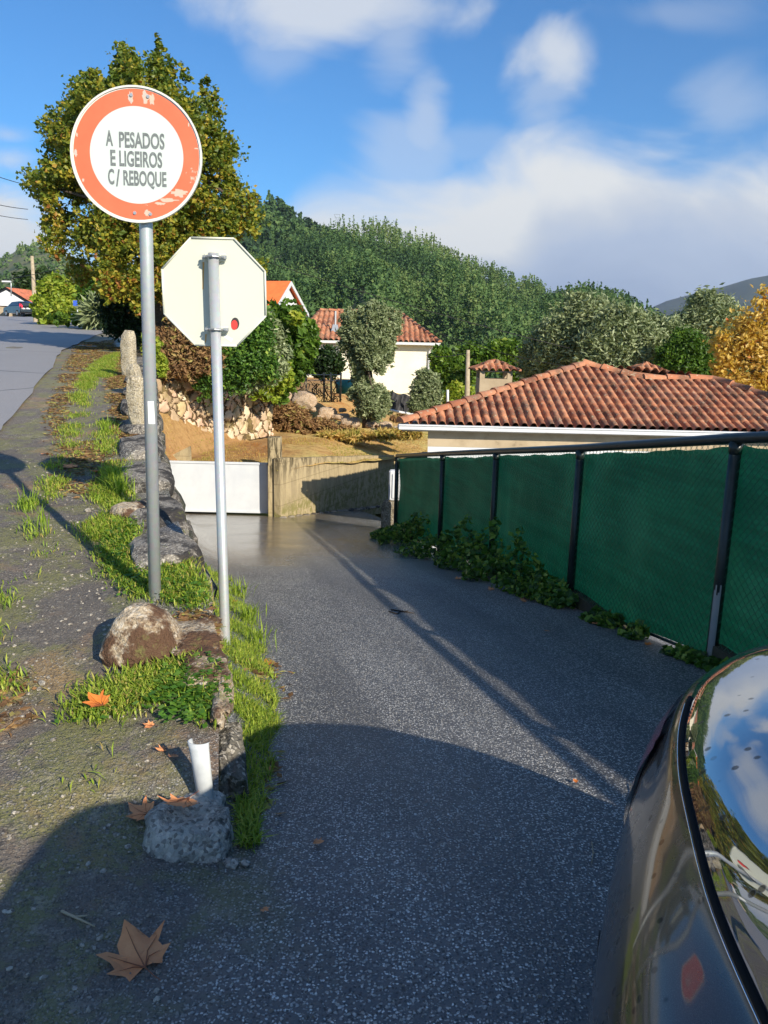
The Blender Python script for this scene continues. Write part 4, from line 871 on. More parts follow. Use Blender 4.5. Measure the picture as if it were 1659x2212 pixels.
for i in range(len(tops)-1):
    a, b, c_, d_ = tops[i], tops[i+1], bases[i+1], bases[i]; L_ = (b-a).length; nx_ = max(6, int(L_/.07)); nz = 22; k = len(netv)
    dirn = (b-a).normalized()
    for ii in range(nx_+1):
        t = ii/nx_; tp = a.lerp(b, t); bt = d_.lerp(c_, t)+Vector((0, 0, .035)); sag = (.046+(.010 if i < 4 else .045)*math.sin(t*math.pi)*(1+.5*math.sin(i*2.1))+.006*math.sin((i+t)*17)+.004*math.sin((i+t)*53))
        for jj in range(nz+1):
            s_ = jj/nz; q_ = (tp-Vector((0, 0, sag))).lerp(bt, s_); g_ = i+t; wv = .014*math.sin(g_*9+s_*5)+.010*noise.noise(Vector((g_*14, s_*2.5, 6)))+.014*noise.noise(Vector((g_*6, s_*4, 2)))
            netv.append(tuple(q_+Vector((.05+wv, .0, 0))))
    for ii in range(nx_):
        for jj in range(nz): m0 = k+ii*(nz+1)+jj; netf.append((m0, m0+nz+1, m0+nz+2, m0+1))
    # chain link: crossing diagonal wires
    Hh = (a.z-d_.z-.06); st_ = .062; nW = int((L_+Hh)/st_)
    for sgn in (1, -1):
        for w_ in range(nW+1):
            u0 = w_*st_-(Hh if True else 0)
            # wire runs from (u0,0) to (u0+Hh,1) in (along, down)
            s0, s1 = max(0, -u0/Hh), min(1, (L_-u0)/Hh)
            if s1 <= s0: continue
            def pt_(s_):
                al = (u0+Hh*s_)/L_; al = al if sgn > 0 else 1-al
                return (a.lerp(b, al)-Vector((0, 0, .03))).lerp(d_.lerp(c_, al)+Vector((0, 0, .03)), s_)+Vector((.012*sgn*.5+.005, 0, 0))
            wires.tube([pt_(s0), pt_(s1)], .0019, 3, False)
npmesh('shade_netting', np.array(netv), np.array(netf), MAT['net'], fw, smooth=True)
wires.build('wire_mesh', MAT['wire'], fw)
MB().tube([b+Vector((.01, 0, .035)) for b in bases], .012, 8).build('bottom_wire', MAT['blackpaint'], fw, True)
# kerb stone line under the fence
mb = MB()
for i in range(len(bases)-1):
    a, b = bases[i], bases[i+1]; c_ = (a+b)/2; mb.box((c_.x+.05, c_.y, c_.z-.06), (.14, (a-b).length*.99, .12), math.atan2(-(a.x-b.x), (a.y-b.y)))
fin(mb.build('kerb', MAT['mud'], None, False, tuple(bases[0])), 'low earth covered kerb under the green fence', 'kerb', kind='structure')
# pillar and meter box at the far end
pc = P(838, 1120, 14.0); zt = P(838, 1082, 14.0).z; zb_ = z_lane(pc.x, 14)-.3
mb = MB(); rock(mb, (pc.x+.02, 14.1, (zt+zb_)/2), (.15, .16, (zt-zb_)/2), 3, 4, .93, .05, 0, 2.5)
fin(mb.build('stone_pillar', m_granite('pillar_granite', (.28, .23, .15), (.17, .14, .09)), None, True, (pc.x, 14.1, zb_)), 'rough granite pillar at the far end of the green fence under the white box', 'pillar')
bx = P(852, 1050, 14.05); t = thing('meter_box', 'white utility box standing on the granite pillar at the fence end', 'utility box', (bx.x, 14.1, zt+.0))
hb = P(850, 1017, 14.0).z; MB().box((bx.x+.03, 14.1, (zt+hb)/2), (.27, .2, hb-zt), 0, .96, .025).build('casing', MAT['fascia'], t)
MB().box((bx.x+.05, 13.985, (zt+hb)/2), (.18, .012, (hb-zt)*.8), 0, 1, .004).build('door', MAT['plaster2'], t)

# ---------------------------------------------------------------- tiled roofs
def tiled(name, outline, a_dir, b_dir, parent, per=.22, step=.40, sub=8, amp=.045, mat='tiles'):
    """barrel tiles over a planar polygon; a_dir along the eave, b_dir up the slope"""
    a_dir, b_dir = Vector(a_dir).normalized(), Vector(b_dir).normalized(); nrm_ = a_dir.cross(b_dir).normalized()
    if nrm_.z < 0: nrm_ = -nrm_
    O = Vector(outline[0]); poly = [((Vector(p)-O).dot(a_dir), (Vector(p)-O).dot(b_dir)) for p in outline]
    a0, a1 = min(p[0] for p in poly), max(p[0] for p in poly); n = max(2, int((a1-a0)/per*sub))
    b0, b1 = min(p[1] for p in poly), max(p[1] for p in poly); rows = []
    b = math.floor(b0/step)*step
    while b < b1+step: rows += [b+.002, b+step*.5, b+step*.998]; b += step
    cols = []
    for i in range(n+1):
        a = a0+(a1-a0)*min(max(i/n, 1e-5), 1-1e-5); hits = []
        for (p, q) in zip(poly, poly[1:]+poly[:1]):
            if (p[0] > a) != (q[0] > a): hits.append(p[1]+(q[1]-p[1])*(a-p[0])/(q[0]-p[0]))
        cols.append((a, min(hits), max(hits)) if len(hits) >= 2 else (a, 0, 0))
    V_, U_, F_ = [], [], []
    for a, lo, hi in cols:
        ph = (a/per) % 1.0; w_ = abs(math.sin(math.pi*ph)); ph2 = abs(ph-.5)/.36; prof = amp*(1.75*math.sqrt(max(0, 1-ph2*ph2))) if ph2 < 1 else -amp*.45*math.sin((abs(ph-.5)-.36)/.28*math.pi)
        for b in rows:
            bb = min(max(b, lo), hi); fr = (bb/step) % 1.0
            q = O+a_dir*a+b_dir*bb+nrm_*(prof+.015*(1-fr)); V_.append(tuple(q)); U_.append((a/per+.0, bb/step+100))
    m = len(rows)
    for i in range(len(cols)-1):
        for j in range(m-1):
            k = i*m+j
            if abs(V_[k][2]-V_[k+1][2])+abs(V_[k+m][2]-V_[k+m+1][2])+abs(V_[k][1]-V_[k+1][1])+abs(V_[k][0]-V_[k+1][0]) < 1e-6 and abs(V_[k+m][1]-V_[k+m+1][1]) < 1e-7: continue
            F_.append((k, k+m, k+m+1, k+1))
    return npmesh(name, np.array(V_), np.array(F_), MAT[mat], parent, uv=np.array(U_), smooth=True)
def ridge(p, q, parent, r=.105, name='ridge_tiles', mat='tiles', L=.42):
    p, q = Vector(p), Vector(q); d_ = (q-p); n = max(1, int(d_.length/L)); d_.normalize(); mb = MB(); side = d_.cross(Vector((0, 0, 1))).normalized(); upn = side.cross(d_).normalized(); l_ = (q-p).length/n
    uvk = []
    for i in range(n):
        s0, s1 = p+d_*(i*l_-.03), p+d_*((i+1)*l_+.02); k = len(mb.v); m = 10
        for (c_, rr_, dz_) in ((s0, r*1.12, .015), (s1, r*.86, 0)):
            for j in range(m+1): t = math.pi*j/m; mb.v.append(tuple(c_+side*math.cos(t)*rr_+upn*(math.sin(t)*rr_*.95+dz_-.03)))
        for j in range(m): mb.f.append((k+j, k+j+1, k+m+2+j, k+m+1+j))
        mb.f.append(tuple(range(k, k+m+1)))
    V_ = mb.v; o = mb.build(name, MAT[mat], parent, True); me = o.data; l = me.uv_layers.new(name='UVMap')
    for pg in me.polygons:
        for li in pg.loop_indices: l.data[li].uv = (.5, pg.index//11+.5)
    return o
# ---- house on the right
EY = 15.0; e0 = P(866, 927, EY); tanA = .335; ze = e0.z+.10
def onroof(u, v):
    r = ray(u, v); t = (ze-tanA*EY-H)/(r[2]-tanA*r[1]); return Vector((r[0]*t, r[1]*t, H+r[2]*t))
per_ = .175
hs = thing('tiled_house', 'low house with a broad weathered red barrel tile roof behind the green fence', 'house', (e0.x+5, EY+4, -3.3))
ap = onroof(1263, 790); r1 = onroof(1392, 822); r2 = onroof(1538, 822); xr = 9.6; eR = Vector((xr, EY, ze)); eL = Vector((e0.x, EY, ze))
tiled('roof', [eL, eR, r2, r1, ap], (1, 0, 0), (0, 1, tanA), hs, .178, .38, 8, .038)
dep = ap.y-EY; bk = EY+2*dep; tl = (ap.z-ze)/(ap.x-eL.x)
Lb = Vector((eL.x+3.4, bk, ze)); la = (eL-Lb).normalized(); ln_ = la.cross(ap-eL).normalized(); lb_ = ln_.cross(la)
tiled('roof', [Lb, eL, ap], la, lb_ if lb_.z > 0 else -lb_, hs, .178, .38, 8, .038)
tiled('roof', [Vector((xr, bk, ze)), Lb, ap, Vector((r2.x, r2.y+1.2, r2.z))], (-1, 0, 0), (0, -1, tanA), hs, sub=4)
MB().add([tuple(r1), tuple(ap), tuple(Vector((r2.x, r2.y+1.2, r2.z))), tuple(r2), tuple(eR), (xr, bk, ze)], [(0, 1, 2, 3), (3, 2, 5, 4)]).build('roof_back', MAT['tiles'], hs)
up5 = Vector((0, 0, .055))
for a, b in ((eL, ap), (ap, r1), (r1, r2), (eR, r2), (Lb, ap)): ridge(a+up5, b+up5, hs)
wx0 = P(924, 950, EY+.22).x; wy0 = EY+.22; zw = ze-.16; zc = P(1000, 966, wy0).z
fp = lambda z, e=0: [(wx0+e, wy0+e, z), (xr-.5-e, wy0+e, z), (xr-.5-e, bk-.5-e, z), (wx0+3.6+e, bk-.5-e, z)]
MB().prism(fp(zc), (0, 0, zw-zc)).build('lintel_band', MAT['beige'], hs)
MB().prism(fp(-4.2, .006), (0, 0, zc+4.2)).build('wall', MAT['plaster2'], hs)
MB().prism([(eL.x+.02, EY+.02, ze-.14), (xr, EY+.02, ze-.14), (xr, bk, ze-.14), (Lb.x, bk, ze-.14)], (0, 0, .05)).build('soffit', MAT['beige'], hs)
mb = MB()
for x0, y0, x1, y1 in ((eL.x, EY-.03, xr, EY-.03),):
    c_ = ((x0+x1)/2, (y0+y1)/2); sx_, sy_ = abs(x1-x0)+.1, abs(y1-y0)+.1
    mb.box((c_[0], c_[1], ze-.055), (max(sx_, .11), max(sy_, .11), .10), 0, 1, .012)
    mb.box((c_[0]-(.025 if x0 == x1 else 0), c_[1]-(.025 if y0 == y1 else 0), ze-.012), (max(sx_, .10), max(sy_, .10), .03), 0, 1, .008)
mb.build('gutter', MAT['fascia'], hs)
MB().tube([eL+Vector((-.02, .06, -.05)), Lb+Vector((-.02, 0, -.05))], .055, 8).build('gutter', MAT['fascia'], hs, True)
for u0, u1, vt, vb, ve, dY, lb in ((1021, 1114, 778, 860, 802, 2.2, 0), (1345, 1441, 784, 830, 810, 4.4, 1)):
    Yc = EY+dY+(2.2 if lb == 0 else 1.6); l, r_ = P(u0, ve, Yc), P(u1, ve, Yc); tp = P((u0+u1)/2, vt, Yc); wd = (r_.x-l.x); cxm = (l.x+r_.x)/2; hh = tp.z-l.z
    zb2 = P(u0, 880, Yc).z-.6; bw = wd*.74
    m_ = MB(); m_.box((cxm, Yc, (l.z-.16+zb2)/2), (bw, bw, l.z-.16-zb2)); ch = m_.build('chimney', MAT['beige'], hs)
    m_ = MB()
    for sx_ in (-1, 1):
        for sy_ in (-1, 1): m_.box((cxm+sx_*(bw/2-.06), Yc+sy_*(bw/2-.06), l.z-.08), (.12, .12, .158))
    m_.box((cxm, Yc, l.z+.015), (bw*1.02, bw*1.02, .03)); m_.build('chimney_pier', MAT['beige'], ch)
    A_ = [Vector((cxm-wd/2, Yc-wd/2, l.z+.03)), Vector((cxm+wd/2, Yc-wd/2, l.z+.03)), Vector((cxm+wd/2, Yc+wd/2, l.z+.03)), Vector((cxm-wd/2, Yc+wd/2, l.z+.03))]; T_ = Vector((cxm, Yc, l.z+.03+hh*.85)); sl_ = hh*.85/(wd/2)
    for i, (ad, bd) in enumerate((((1, 0, 0), (0, 1, sl_)), ((0, 1, 0), (-1, 0, sl_)), ((-1, 0, 0), (0, -1, sl_)), ((0, -1, 0), (1, 0, sl_)))):
        tiled('chimney_cap', [A_[i], A_[(i+1) % 4], T_], ad, bd, ch, .17, .3, 6, .035)
    for i in range(4): ridge(A_[i]+Vector((0, 0, .035)), T_+Vector((0, 0, .03)), ch, .05, 'cap_ridge', 'tiles', .3)

# ---- white house in the middle distance
WY = 44.0; hl, hr = P(640, 738, WY), P(950, 738, WY); zt_ = P(800, 737, WY).z; rdg = P(780, 684, WY).z; ww = thing('white_house', 'cream house with a hipped red tile roof half hidden behind the big olive tree', 'house', ((hl.x+hr.x)/2, WY+3, -3))
x0, x1 = hl.x, hr.x; dp = 9.0; hipx = (x1-P(868, 690, WY+3).x); 
E_ = [Vector((x0, WY, zt_)), Vector((x1, WY, zt_)), Vector((x1, WY+dp, zt_)), Vector((x0, WY+dp, zt_))]
rl_, rr_ = Vector((P(688, 684, WY+3).x, WY+dp/2, rdg+.45)), Vector((P(862, 690, WY+3).x, WY+dp/2, rdg+.45)); sF = (rl_.z-zt_)/(dp/2)
tiled('roof', [E_[0], E_[1], rr_, rl_], (1, 0, 0), (0, 1, sF), ww, .30, .5, 5, .06)
tiled('roof', [E_[1], E_[2], rr_], (0, 1, 0), (-1, 0, (rr_.z-zt_)/(x1-rr_.x)), ww, .30, .5, 5, .06)
tiled('roof', [E_[3], E_[0], rl_], (0, -1, 0), (1, 0, (rl_.z-zt_)/(rl_.x-x0)), ww, .30, .5, 5, .06)
tiled('roof', [E_[2], E_[3], rl_, rr_], (-1, 0, 0), (0, -1, sF), ww, .30, .5, 4, .06)
for a, b in ((E_[1], rr_), (rl_, rr_), (E_[0], rl_)): ridge(a+up5, b+up5, ww, .13, 'ridge_tiles', 'tiles', .5)
MB().box(((x0+x1)/2, WY+dp/2, zt_-.08), (x1-x0+.1, dp+.1, .14)).build('gutter', MAT['fascia'], ww)
wr = P(930, 800, WY+.5).x; MB().box(((x0+.5+wr)/2, WY+dp/2, zt_-2.6), (wr-x0-.5, dp-1, 4.9)).build('wall', noisy('cream_plaster', (.80, .77, .64), (.74, .70, .57), 1, .9, .15, .01), ww)
a_, b_ = P(680, 742, WY+.45), P(733, 762, WY+.45); MB().box(((a_.x+b_.x)/2, WY+.44, (a_.z+b_.z)/2-.1), (b_.x-a_.x, .1, .55)).build('window', MAT['fascia'], ww)
a_ = P(722, 712, WY+.4); MB().box(tuple(a_+Vector((0, .9, .1))), (.45, .4, .4), 0, .6).tube([a_+Vector((0, .9, .2)), a_+Vector((0, .9, 1.05))], .06, 8).build('flue', MAT['zinc'], ww)
m_ = MB(); pe = P(938, 745, WY+.2); m_.tube([pe, pe+Vector((-.25, .2, -.35)), pe+Vector((-.28, .2, -3))], .05, 6); m_.build('downpipe', MAT['fascia'], ww)
# ---- house with the bright orange roof behind the octagonal sign
OY = 52.0; t = thing('orange_roofed_house', 'white gabled house with a smooth bright orange roof right of the octagonal sign', 'house', (P(560, 700, OY).x, OY, -1))
Fb, Bb, Ap = P(584, 672, 50), P(658, 679, 56), P(620, 611, 53); dv_ = (Bb-Fb); dv_.z = 0; dv_.normalize(); ev = Vector((-dv_.y, dv_.x, 0)); Bb.z = Fb.z = (Fb.z+Bb.z)/2; dn = Vector((0, 0, -4.5)); L8 = ev*9
Fi, Bi, Ai = Fb+dv_*.3, Bb-dv_*.3, Ap+Vector((0, 0, -.16))
MB().prism([Fi+dn, Bi+dn, Bi, Ai, Fi], tuple(ev*8.8)).build('wall', MAT['plaster2'], t)
mb = MB(); oe = -ev*.25
for e_ in (Fb, Bb): mb.prism([Ap+oe, e_+oe+Vector((0, 0, -.05)), e_+L8+Vector((0, 0, -.05)), Ap+L8], (0, 0, .12))
mb.build('roof', noisy('bright_orange_tiles', (.95, .20, .05), (.85, .16, .04), 3, .7, .3, .01), t)
for e_ in (Fb, Bb): MB().prism([Ap+oe*1.1+Vector((0, 0, .1)), e_+oe*1.1+Vector((0, 0, .06)), e_+oe*1.1+Vector((0, 0, -.16)), Ap+oe*1.1+Vector((0, 0, -.16))], tuple(-ev*.06)).build('verge_board', MAT['fascia'], t)
MB().tube([Bb+Vector((.1, 0, 0)), Bb+Vector((.1, 0, -3))], .06, 6).build('downpipe', MAT['fascia'], t)
# ---- open shelter at the far left with an orange roof
SY = 92.0; t = thing('open_shelter', 'open sided building with orange roof and pale gable beside the parked black hatchback', 'shelter', (P(0, 690, SY).x, SY, 3.2))
pk = P(12, 620, SY); rr2 = P(66, 652, SY); ll2 = P(-60, 655, SY); bz = P(30, 661, SY).z; bk_ = Vector((2.0, 12, 0))
mb = MB(); mb.prism([pk, rr2, rr2+Vector((0, 0, -.25)), pk+Vector((0, 0, -.3))], (0, .25, 0)); mb.prism([pk, ll2, ll2+Vector((0, 0, -.25)), pk+Vector((0, 0, -.3))], (0, .25, 0)); mb.build('verge_board', MAT['dark'], t)
o3 = Vector((0, 0, -.05)); MB().prism([pk, rr2, rr2+bk_+Vector((.0, 0, 0)), pk+bk_+Vector((0, 0, .05))], (0, 0, -.1)).prism([pk, ll2, ll2+bk_, pk+bk_], (0, 0, -.1)).build('roof', MAT['tiles2'], t)
MB().prism([pk+Vector((0, .05, -.35)), rr2+Vector((-.3, .05, -.25)), Vector((rr2.x-.3, SY+.05, bz)), Vector((ll2.x+.3, SY+.05, bz)), ll2+Vector((.3, .05, -.25))], (0, .15, 0)).build('gable', MAT['plaster2'], t)
for u in (-30, 22): MB().box((P(u, 690, SY+.5).x, SY+.5, (bz+4.0)/2), (.4, .4, bz-4.0+.4)).build('pillar', MAT['beige'], t)
MB().box((P(0, 690, SY+6).x, SY+7, 4.6), (14, .2, 2.4)).build('back_wall', MAT['beige'], t)

# ---------------------------------------------------------------- parked hatchback up the road
def hatchback(loc, rz, label):
    t = bpy.data.objects.new('parked_car', None); C.objects.link(t); t.location = loc; fin(t, label, 'car')
    prof = [(-2.0, .35), (-2.05, .62), (-1.98, .88), (-1.2, .98), (.9, 1.0), (1.95, .98), (2.06, .8), (2.08, .5), (1.98, .32)]
    cab = [(-1.15, .97), (-.35, 1.43), (1.3, 1.46), (1.75, 1.30), (1.98, .97)]
    cc, ss = math.cos(rz), math.sin(rz)
    def w3(x, y, z): return (loc[0]+x*cc-y*ss, loc[1]+x*ss+y*cc, loc[2]+z)
    def loft(pr, w0, w1, z0, z1):
        n = len(pr); mb = MB(); sec = []
        for k_, xx in enumerate((-1, -.93, .93, 1)):
            for y, z in pr:
                w_ = w0+(w1-w0)*(z-z0)/(z1-z0); inn = 1 if abs(xx) < 1 else .965; yc = y*inn; zc = .7+(z-.7)*inn if z0 < .5 else z0+(z-z0)*inn
                mb.v.append(w3(w_*xx, yc, zc))
        for k_ in range(3):
            for i in range(n): j = (i+1) % n; mb.f.append((k_*n+i, k_*n+j, (k_+1)*n+j, (k_+1)*n+i))
        mb.f.append(tuple(range(n-1, -1, -1))); mb.f.append(tuple(3*n+i for i in range(n))); return mb
    cp_ = plain('black_car_paint', (.012, .014, .016), .25, .2, .6, 1) if 'bcp' not in MAT else MAT['bcp']; MAT['bcp'] = cp_
    loft(prof, .88, .84, .3, 1.0).build('body', cp_, t, True); loft(cab, .80, .62, .97, 1.46).build('cabin', cp_, t, True)
    mb = MB(); mb.add([w3(*p) for p in ((-.55, 1.79, 1.30), (.55, 1.79, 1.30), (.68, 1.985, 1.03), (-.68, 1.985, 1.03))], [(0, 1, 2, 3)]).build('rear_window', MAT['cyan'], t)
    for sx_ in (-1, 1):
        mb = MB(); mb.add([w3(sx_*x, y, z) for x, y, z in ((.80, -.75, 1.04), (.665, -.2, 1.38), (.665, 1.2, 1.40), (.80, 1.6, 1.05))], [(0, 1, 2, 3)]).build('side_window', MAT['cyan'], t)
        mb = MB(); mb.add([w3(sx_*x, y, z) for x, y, z in ((.86, 2.0, .72), (.62, 2.10, .72), (.60, 2.06, 1.02), (.70, 1.96, 1.2), (.82, 1.80, 1.2), (.86, 1.9, .95))], [(0, 1, 2, 3, 4, 5)]).build('tail_light', MAT['redlens'], t)
        for yy2 in (-1.3, 1.28):
            mb = MB(); mb.tube([w3(sx_*.70, yy2, .31), w3(sx_*.89, yy2, .31)], .31, 18); wh = mb.build('wheel', MAT['black'], t)
            mb = MB(); mb.tube([w3(sx_*.88, yy2, .31), w3(sx_*.905, yy2, .31)], .19, 14); mb.build('rim', MAT['zinc'], wh)
    MB().add([w3(*p) for p in ((-.26, 2.10, .83), (.26, 2.10, .83), (.26, 2.105, .71), (-.26, 2.105, .71))], [(0, 1, 2, 3)]).build('number_plate', MAT['paper'], t)
    MB().add([w3(*p) for p in ((-.85, 2.03, .33), (.85, 2.03, .33), (.85, 2.14, .45), (-.85, 2.14, .45), (-.85, 2.14, .58), (.85, 2.14, .58), (.85, 2.05, .62), (-.85, 2.05, .62))], [(0, 1, 2, 3), (3, 2, 5, 4), (4, 5, 6, 7)]).build('bumper', cp_, t)
    return t
cY = 80.0; cxp = P(45, 690, cY); hatchback((cxp.x, cY, z_left(cxp.x, cY)+.03), R(228), 'black hatchback parked by the open shelter far up the road')

# ---------------------------------------------------------------- poles, small signs and cables
def pole(name, u, v0, v1, Y, r0, r1, mat, label, cat, lean=0):
    b = P(u, v0, Y); t_ = P(u+lean, v1, Y); o = MB().tube([b-Vector((0, 0, .6)), b, t_], [r0, r0, r1], 10).build(name, MAT[mat], None, True, tuple(b)); return fin(o, label, cat)
pole('utility_pole', 77, 692, 553, 46, .14, .09, 'wood', 'tall pale wooden utility pole beside the parked black car', 'utility pole', -8)
pole('utility_pole', 1009, 868, 756, 30, .11, .07, 'wood', 'short grey concrete utility pole left of the near chimney', 'utility pole', 2)
pole('garden_stake', 967, 862, 842, 30, .05, .05, 'fascia', 'short white stake by the chimney bushes', 'stake')
t = thing('road_sign', 'small round sign seen from the back among bushes far up the road', 'road sign', tuple(P(181, 700, 38)))
MB().tube([P(181, 702, 38), P(179, 640, 38)], .035, 8).build('post', MAT['galv'], t, True)
mb = MB(); disc_solid(mb, P(179, 642, 37.9), Vector((1, 0, 0)), Vector((0, 0, 1)), Vector((0, -1, 0)), 0, .24, .02, 24); mb.build('sign_plate', MAT['galv'], t)
t = thing('road_sign', 'tiny blue sign left of the small round sign far up the road', 'road sign', tuple(P(168, 700, 40)))
MB().tube([P(168, 702, 40), P(167, 650, 40)], .03, 8).build('post', MAT['galv'], t, True); MB().box(tuple(P(167, 655, 39.9)), (.42, .03, .26), 0).build('sign_plate', MAT['blue'], t)
t = thing('bollard', 'small white post with dark bands at the far side of the road', 'bollard', tuple(P(157, 698, 38)))
MB().tube([P(157, 700, 38), P(157, 678, 38)], .07, 8).build('post', MAT['fascia'], t, True); MB().tube([P(157, 688, 38), P(157, 683, 38)], .074, 8).build('band', MAT['dark'], t, True)
t = thing('street_lamp', 'small street lamp head above the shelter roof', 'street lamp', tuple(P(24, 640, 70))); MB().tube([P(24, 640, 70), P(24, 612, 70), P(20, 609, 70)], .05, 6).build('post', MAT['zinc'], t, True); MB().box(tuple(P(14, 608, 70)), (.75, .2, .12)).build('lamp_head', MAT['fascia'], t)
def cable(pts, lab, r=.012, sag=.3):
    W = []; 
    for (a, b) in zip(pts, pts[1:]):
        A_, B_ = P(*a), P(*b)
        for i in range(12): tt = i/12; p = A_.lerp(B_, tt); p.z -= 4*sag*tt*(1-tt); W.append(p)
    W.append(P(*pts[-1])); fin(MB().tube(W, r, 5).build('power_cable', MAT['dark'], None, True, tuple(W[0])), lab, 'cable')
cable([(560, 560, 30), (1230, 752, 30)], 'upper of two thin cables slanting down across the wooded hill', .014, .12)
cable([(900, 700, 32), (1230, 792, 30)], 'lower of two thin cables slanting across the wooded hill', .012, .2)
cable([(1009, 762, 30), (920, 767, 34)], 'short cable between the grey utility pole and the cream house', .012, .1)
cable([(1560, 752, 28), (1720, 705, 22)], 'thin cable crossing in front of the golden tree', .010, .1)
cable([(-60, 360, 30), (60, 400, 34)], 'highest thin cable at the left edge of the sky', .014, .05); cable([(-60, 428, 30), (60, 452, 34)], 'middle thin cable at the left edge of the sky', .014, .05); cable([(-60, 452, 30), (60, 474, 34)], 'lowest thin cable against the white cloud at the left edge', .012, .05)
cable([(-60, 612, 50), (130, 580, 44)], 'thin cable passing the wooden utility pole', .016, .1)

# ---------------------------------------------------------------- terrace walls, boulders and clutter above the field
def stonewall(name, label, a, b, h0, h1, seed):
    """irregular masonry: polygonal stones standing proud of deep earth joints"""
    a, b = Vector(a), Vector(b); L_ = (b-a).length; d_ = (b-a).normalized(); nn_ = Vector((d_.y, -d_.x, 0)); t = thing(name, label, 'stone wall', tuple((a+b)/2))
    nu, nv = int(L_/.032), 52; V_, F_, rn = [], [], []
    for i in range(nu+1):
        al = L_*i/nu; hh = h0+(h1-h0)*al/L_+.13*noise.noise(Vector((al*1.7, seed, 0)))+.06*noise.noise(Vector((al*6, seed, 3)))
        for j in range(nv+1):
            z = -.25+(hh+.25)*min(1, j/(nv-4)); back_ = max(0, j-(nv-4))*.10
            wq = Vector((al+.10*noise.noise(Vector((al*4, z*4, 2))), z*1.0+.10*noise.noise(Vector((al*4, z*4, 7))), seed)); dd, pp = noise.voronoi(Vector((wq.x*3.1, wq.y*3.4, seed)), distance_metric='DISTANCE')
            e_ = dd[1]-dd[0]; out = .085*min(1, e_*4.5)**.6+.05*noise.noise(Vector((pp[0].x*3, pp[0].y*3, 1)))+.018*noise.noise(Vector((al*9, z*9, 4)))
            p = a+d_*al+nn_*(out-back_)+Vector((0, 0, z)); V_.append(tuple(p)); rn.append(-1 if e_ < .07 else (math.sin(pp[0].x*91+pp[0].y*37)*.5+.5))
    for i in range(nu):
        for j in range(nv): k = i*(nv+1)+j; F_.append((k, k+nv+1, k+nv+2, k+1))
    o = npmesh('stones', np.array(V_), np.array(F_), MAT['masonry'], t, rnd=[rn[f_[0]] for f_ in F_], smooth=True); return t
mm, mt = newmat('masonry'); oo = objco(mt); at_ = mt.node('ShaderNodeAttribute', attribute_name='rnd').outputs['Fac']
cc_ = mt.ramp(at_, [(0, (.40, .29, .18)), (.3, (.62, .47, .32)), (.6, (.70, .58, .42)), (.85, (.52, .40, .22)), (1, (.62, .42, .30))]); cc_ = mt.mix(mt.math('LESS_THAN', at_, -.5), cc_, (.10, .065, .035))
cc_ = mt.mix(mt.math('MULTIPLY', mt.smooth(mt.noise(oo, 2.2, 6, .7), .5, .62), .6), cc_, (.26, .20, .08)); bsdf(mt, col=cc_, rough=.9, spec=.2, normal=bump(mt, mt.noise(oo, 18, 6, .7), .9, .02)); MAT['masonry'] = mm
stonewall('terrace_wall', 'sunlit wall of pale irregular stones above the orange needles left of the field', P(338, 962, 18.3), P(585, 922, 23.0), 1.55, 1.25, 2)
rr = random.Random(12); k_ = 0
for u, v, wpx, hpx, Y, lb in ((657, 865, 26, 19, 25.5, 'largest pink granite boulder at the edge of the terrace left of the olive tree'), (707, 893, 20, 14, 26.0, 'wedge shaped granite boulder below the largest pink one'), (736, 900, 19, 7, 25.9, 'flat striped boulder below the wedge shaped one'),
                              (758, 915, 22, 13, 25.6, 'pale rounded boulder left of the olive tree foot'), (690, 903, 8, 6, 25.8, 'small cream stone between the larger boulders'), (803, 918, 13, 7, 25.4, 'small stone directly under the olive tree'),
                              (832, 920, 18, 10, 25.3, 'pale boulder right of the olive tree foot'), (858, 926, 12, 6, 25.2, 'last small boulder near the house eave'), (622, 862, 9, 16, 25.7, 'upright narrow stone left of the largest pink boulder'), (740, 886, 8, 5, 26.3, 'little stone above the flat boulder'), (676, 884, 7, 5, 25.8, 'small stone at the foot of the largest pink boulder')):
    c_ = P(u, v, Y); s_ = Y*1.02/F; mb = MB(); k_ += 1; rock(mb, tuple(c_), (wpx*s_, wpx*s_*.7, hpx*s_), k_*3.1, 3, .5, .18, rr.uniform(-.4, .4), 1.2)
    fin(mb.build('field_boulder', m_granite('pink_granite', (.58, .42, .28), (.46, .32, .20), (.30, .22, .12), .6, 1.2) if k_ == 1 else bpy.data.materials['pink_granite'], None, True, tuple(c_-Vector((0, 0, hpx*s_)))), lb, 'boulder', 'boulders along the terrace edge')
# lumber of stakes, wire and black net under the bushes
t = thing('vine_trellis', 'tangle of dry vines on wire and posts in front of the dark round bush', 'trellis', tuple(P(690, 850, 27)))
for u in (613, 662, 700, 716, 735): MB().tube([P(u, 868, 27), P(u+rr.uniform(-2, 2), 805, 27)], .035, 6).build('post', MAT['wood'], t, True)
mb = MB()
for v in (808, 820): mb.tube([P(600, v, 27), P(735, v+2, 27)], .012, 5)
mb.build('wire', MAT['zinc'], t); mb = MB()
for i in range(70):
    u, v = rr.uniform(605, 735), rr.uniform(805, 860); pts = [P(u, v, 26.9+rr.uniform(-.3, .3))]
    for _ in range(4): u += rr.uniform(-12, 12); v += rr.uniform(-4, 14); pts.append(P(u, min(v, 868), 26.9+rr.uniform(-.3, .3)))
    mb.tube(pts, rr.uniform(.008, .02), 4)
mb.build('vines', MAT['bark'], t, True)
m_ = MB(); m_.tube([P(745, 850, 28), P(745, 820, 28)], [.32, .34], 14); fin(m_.build('water_barrel', MAT['teal'], None, True, tuple(P(745, 850, 28))), 'teal plastic barrel beside the trunk of the olive tree', 'barrel')
mb = MB(); g0, g1, g2 = P(838, 842, 28), P(848, 843, 28), P(905, 856, 29); V_ = []
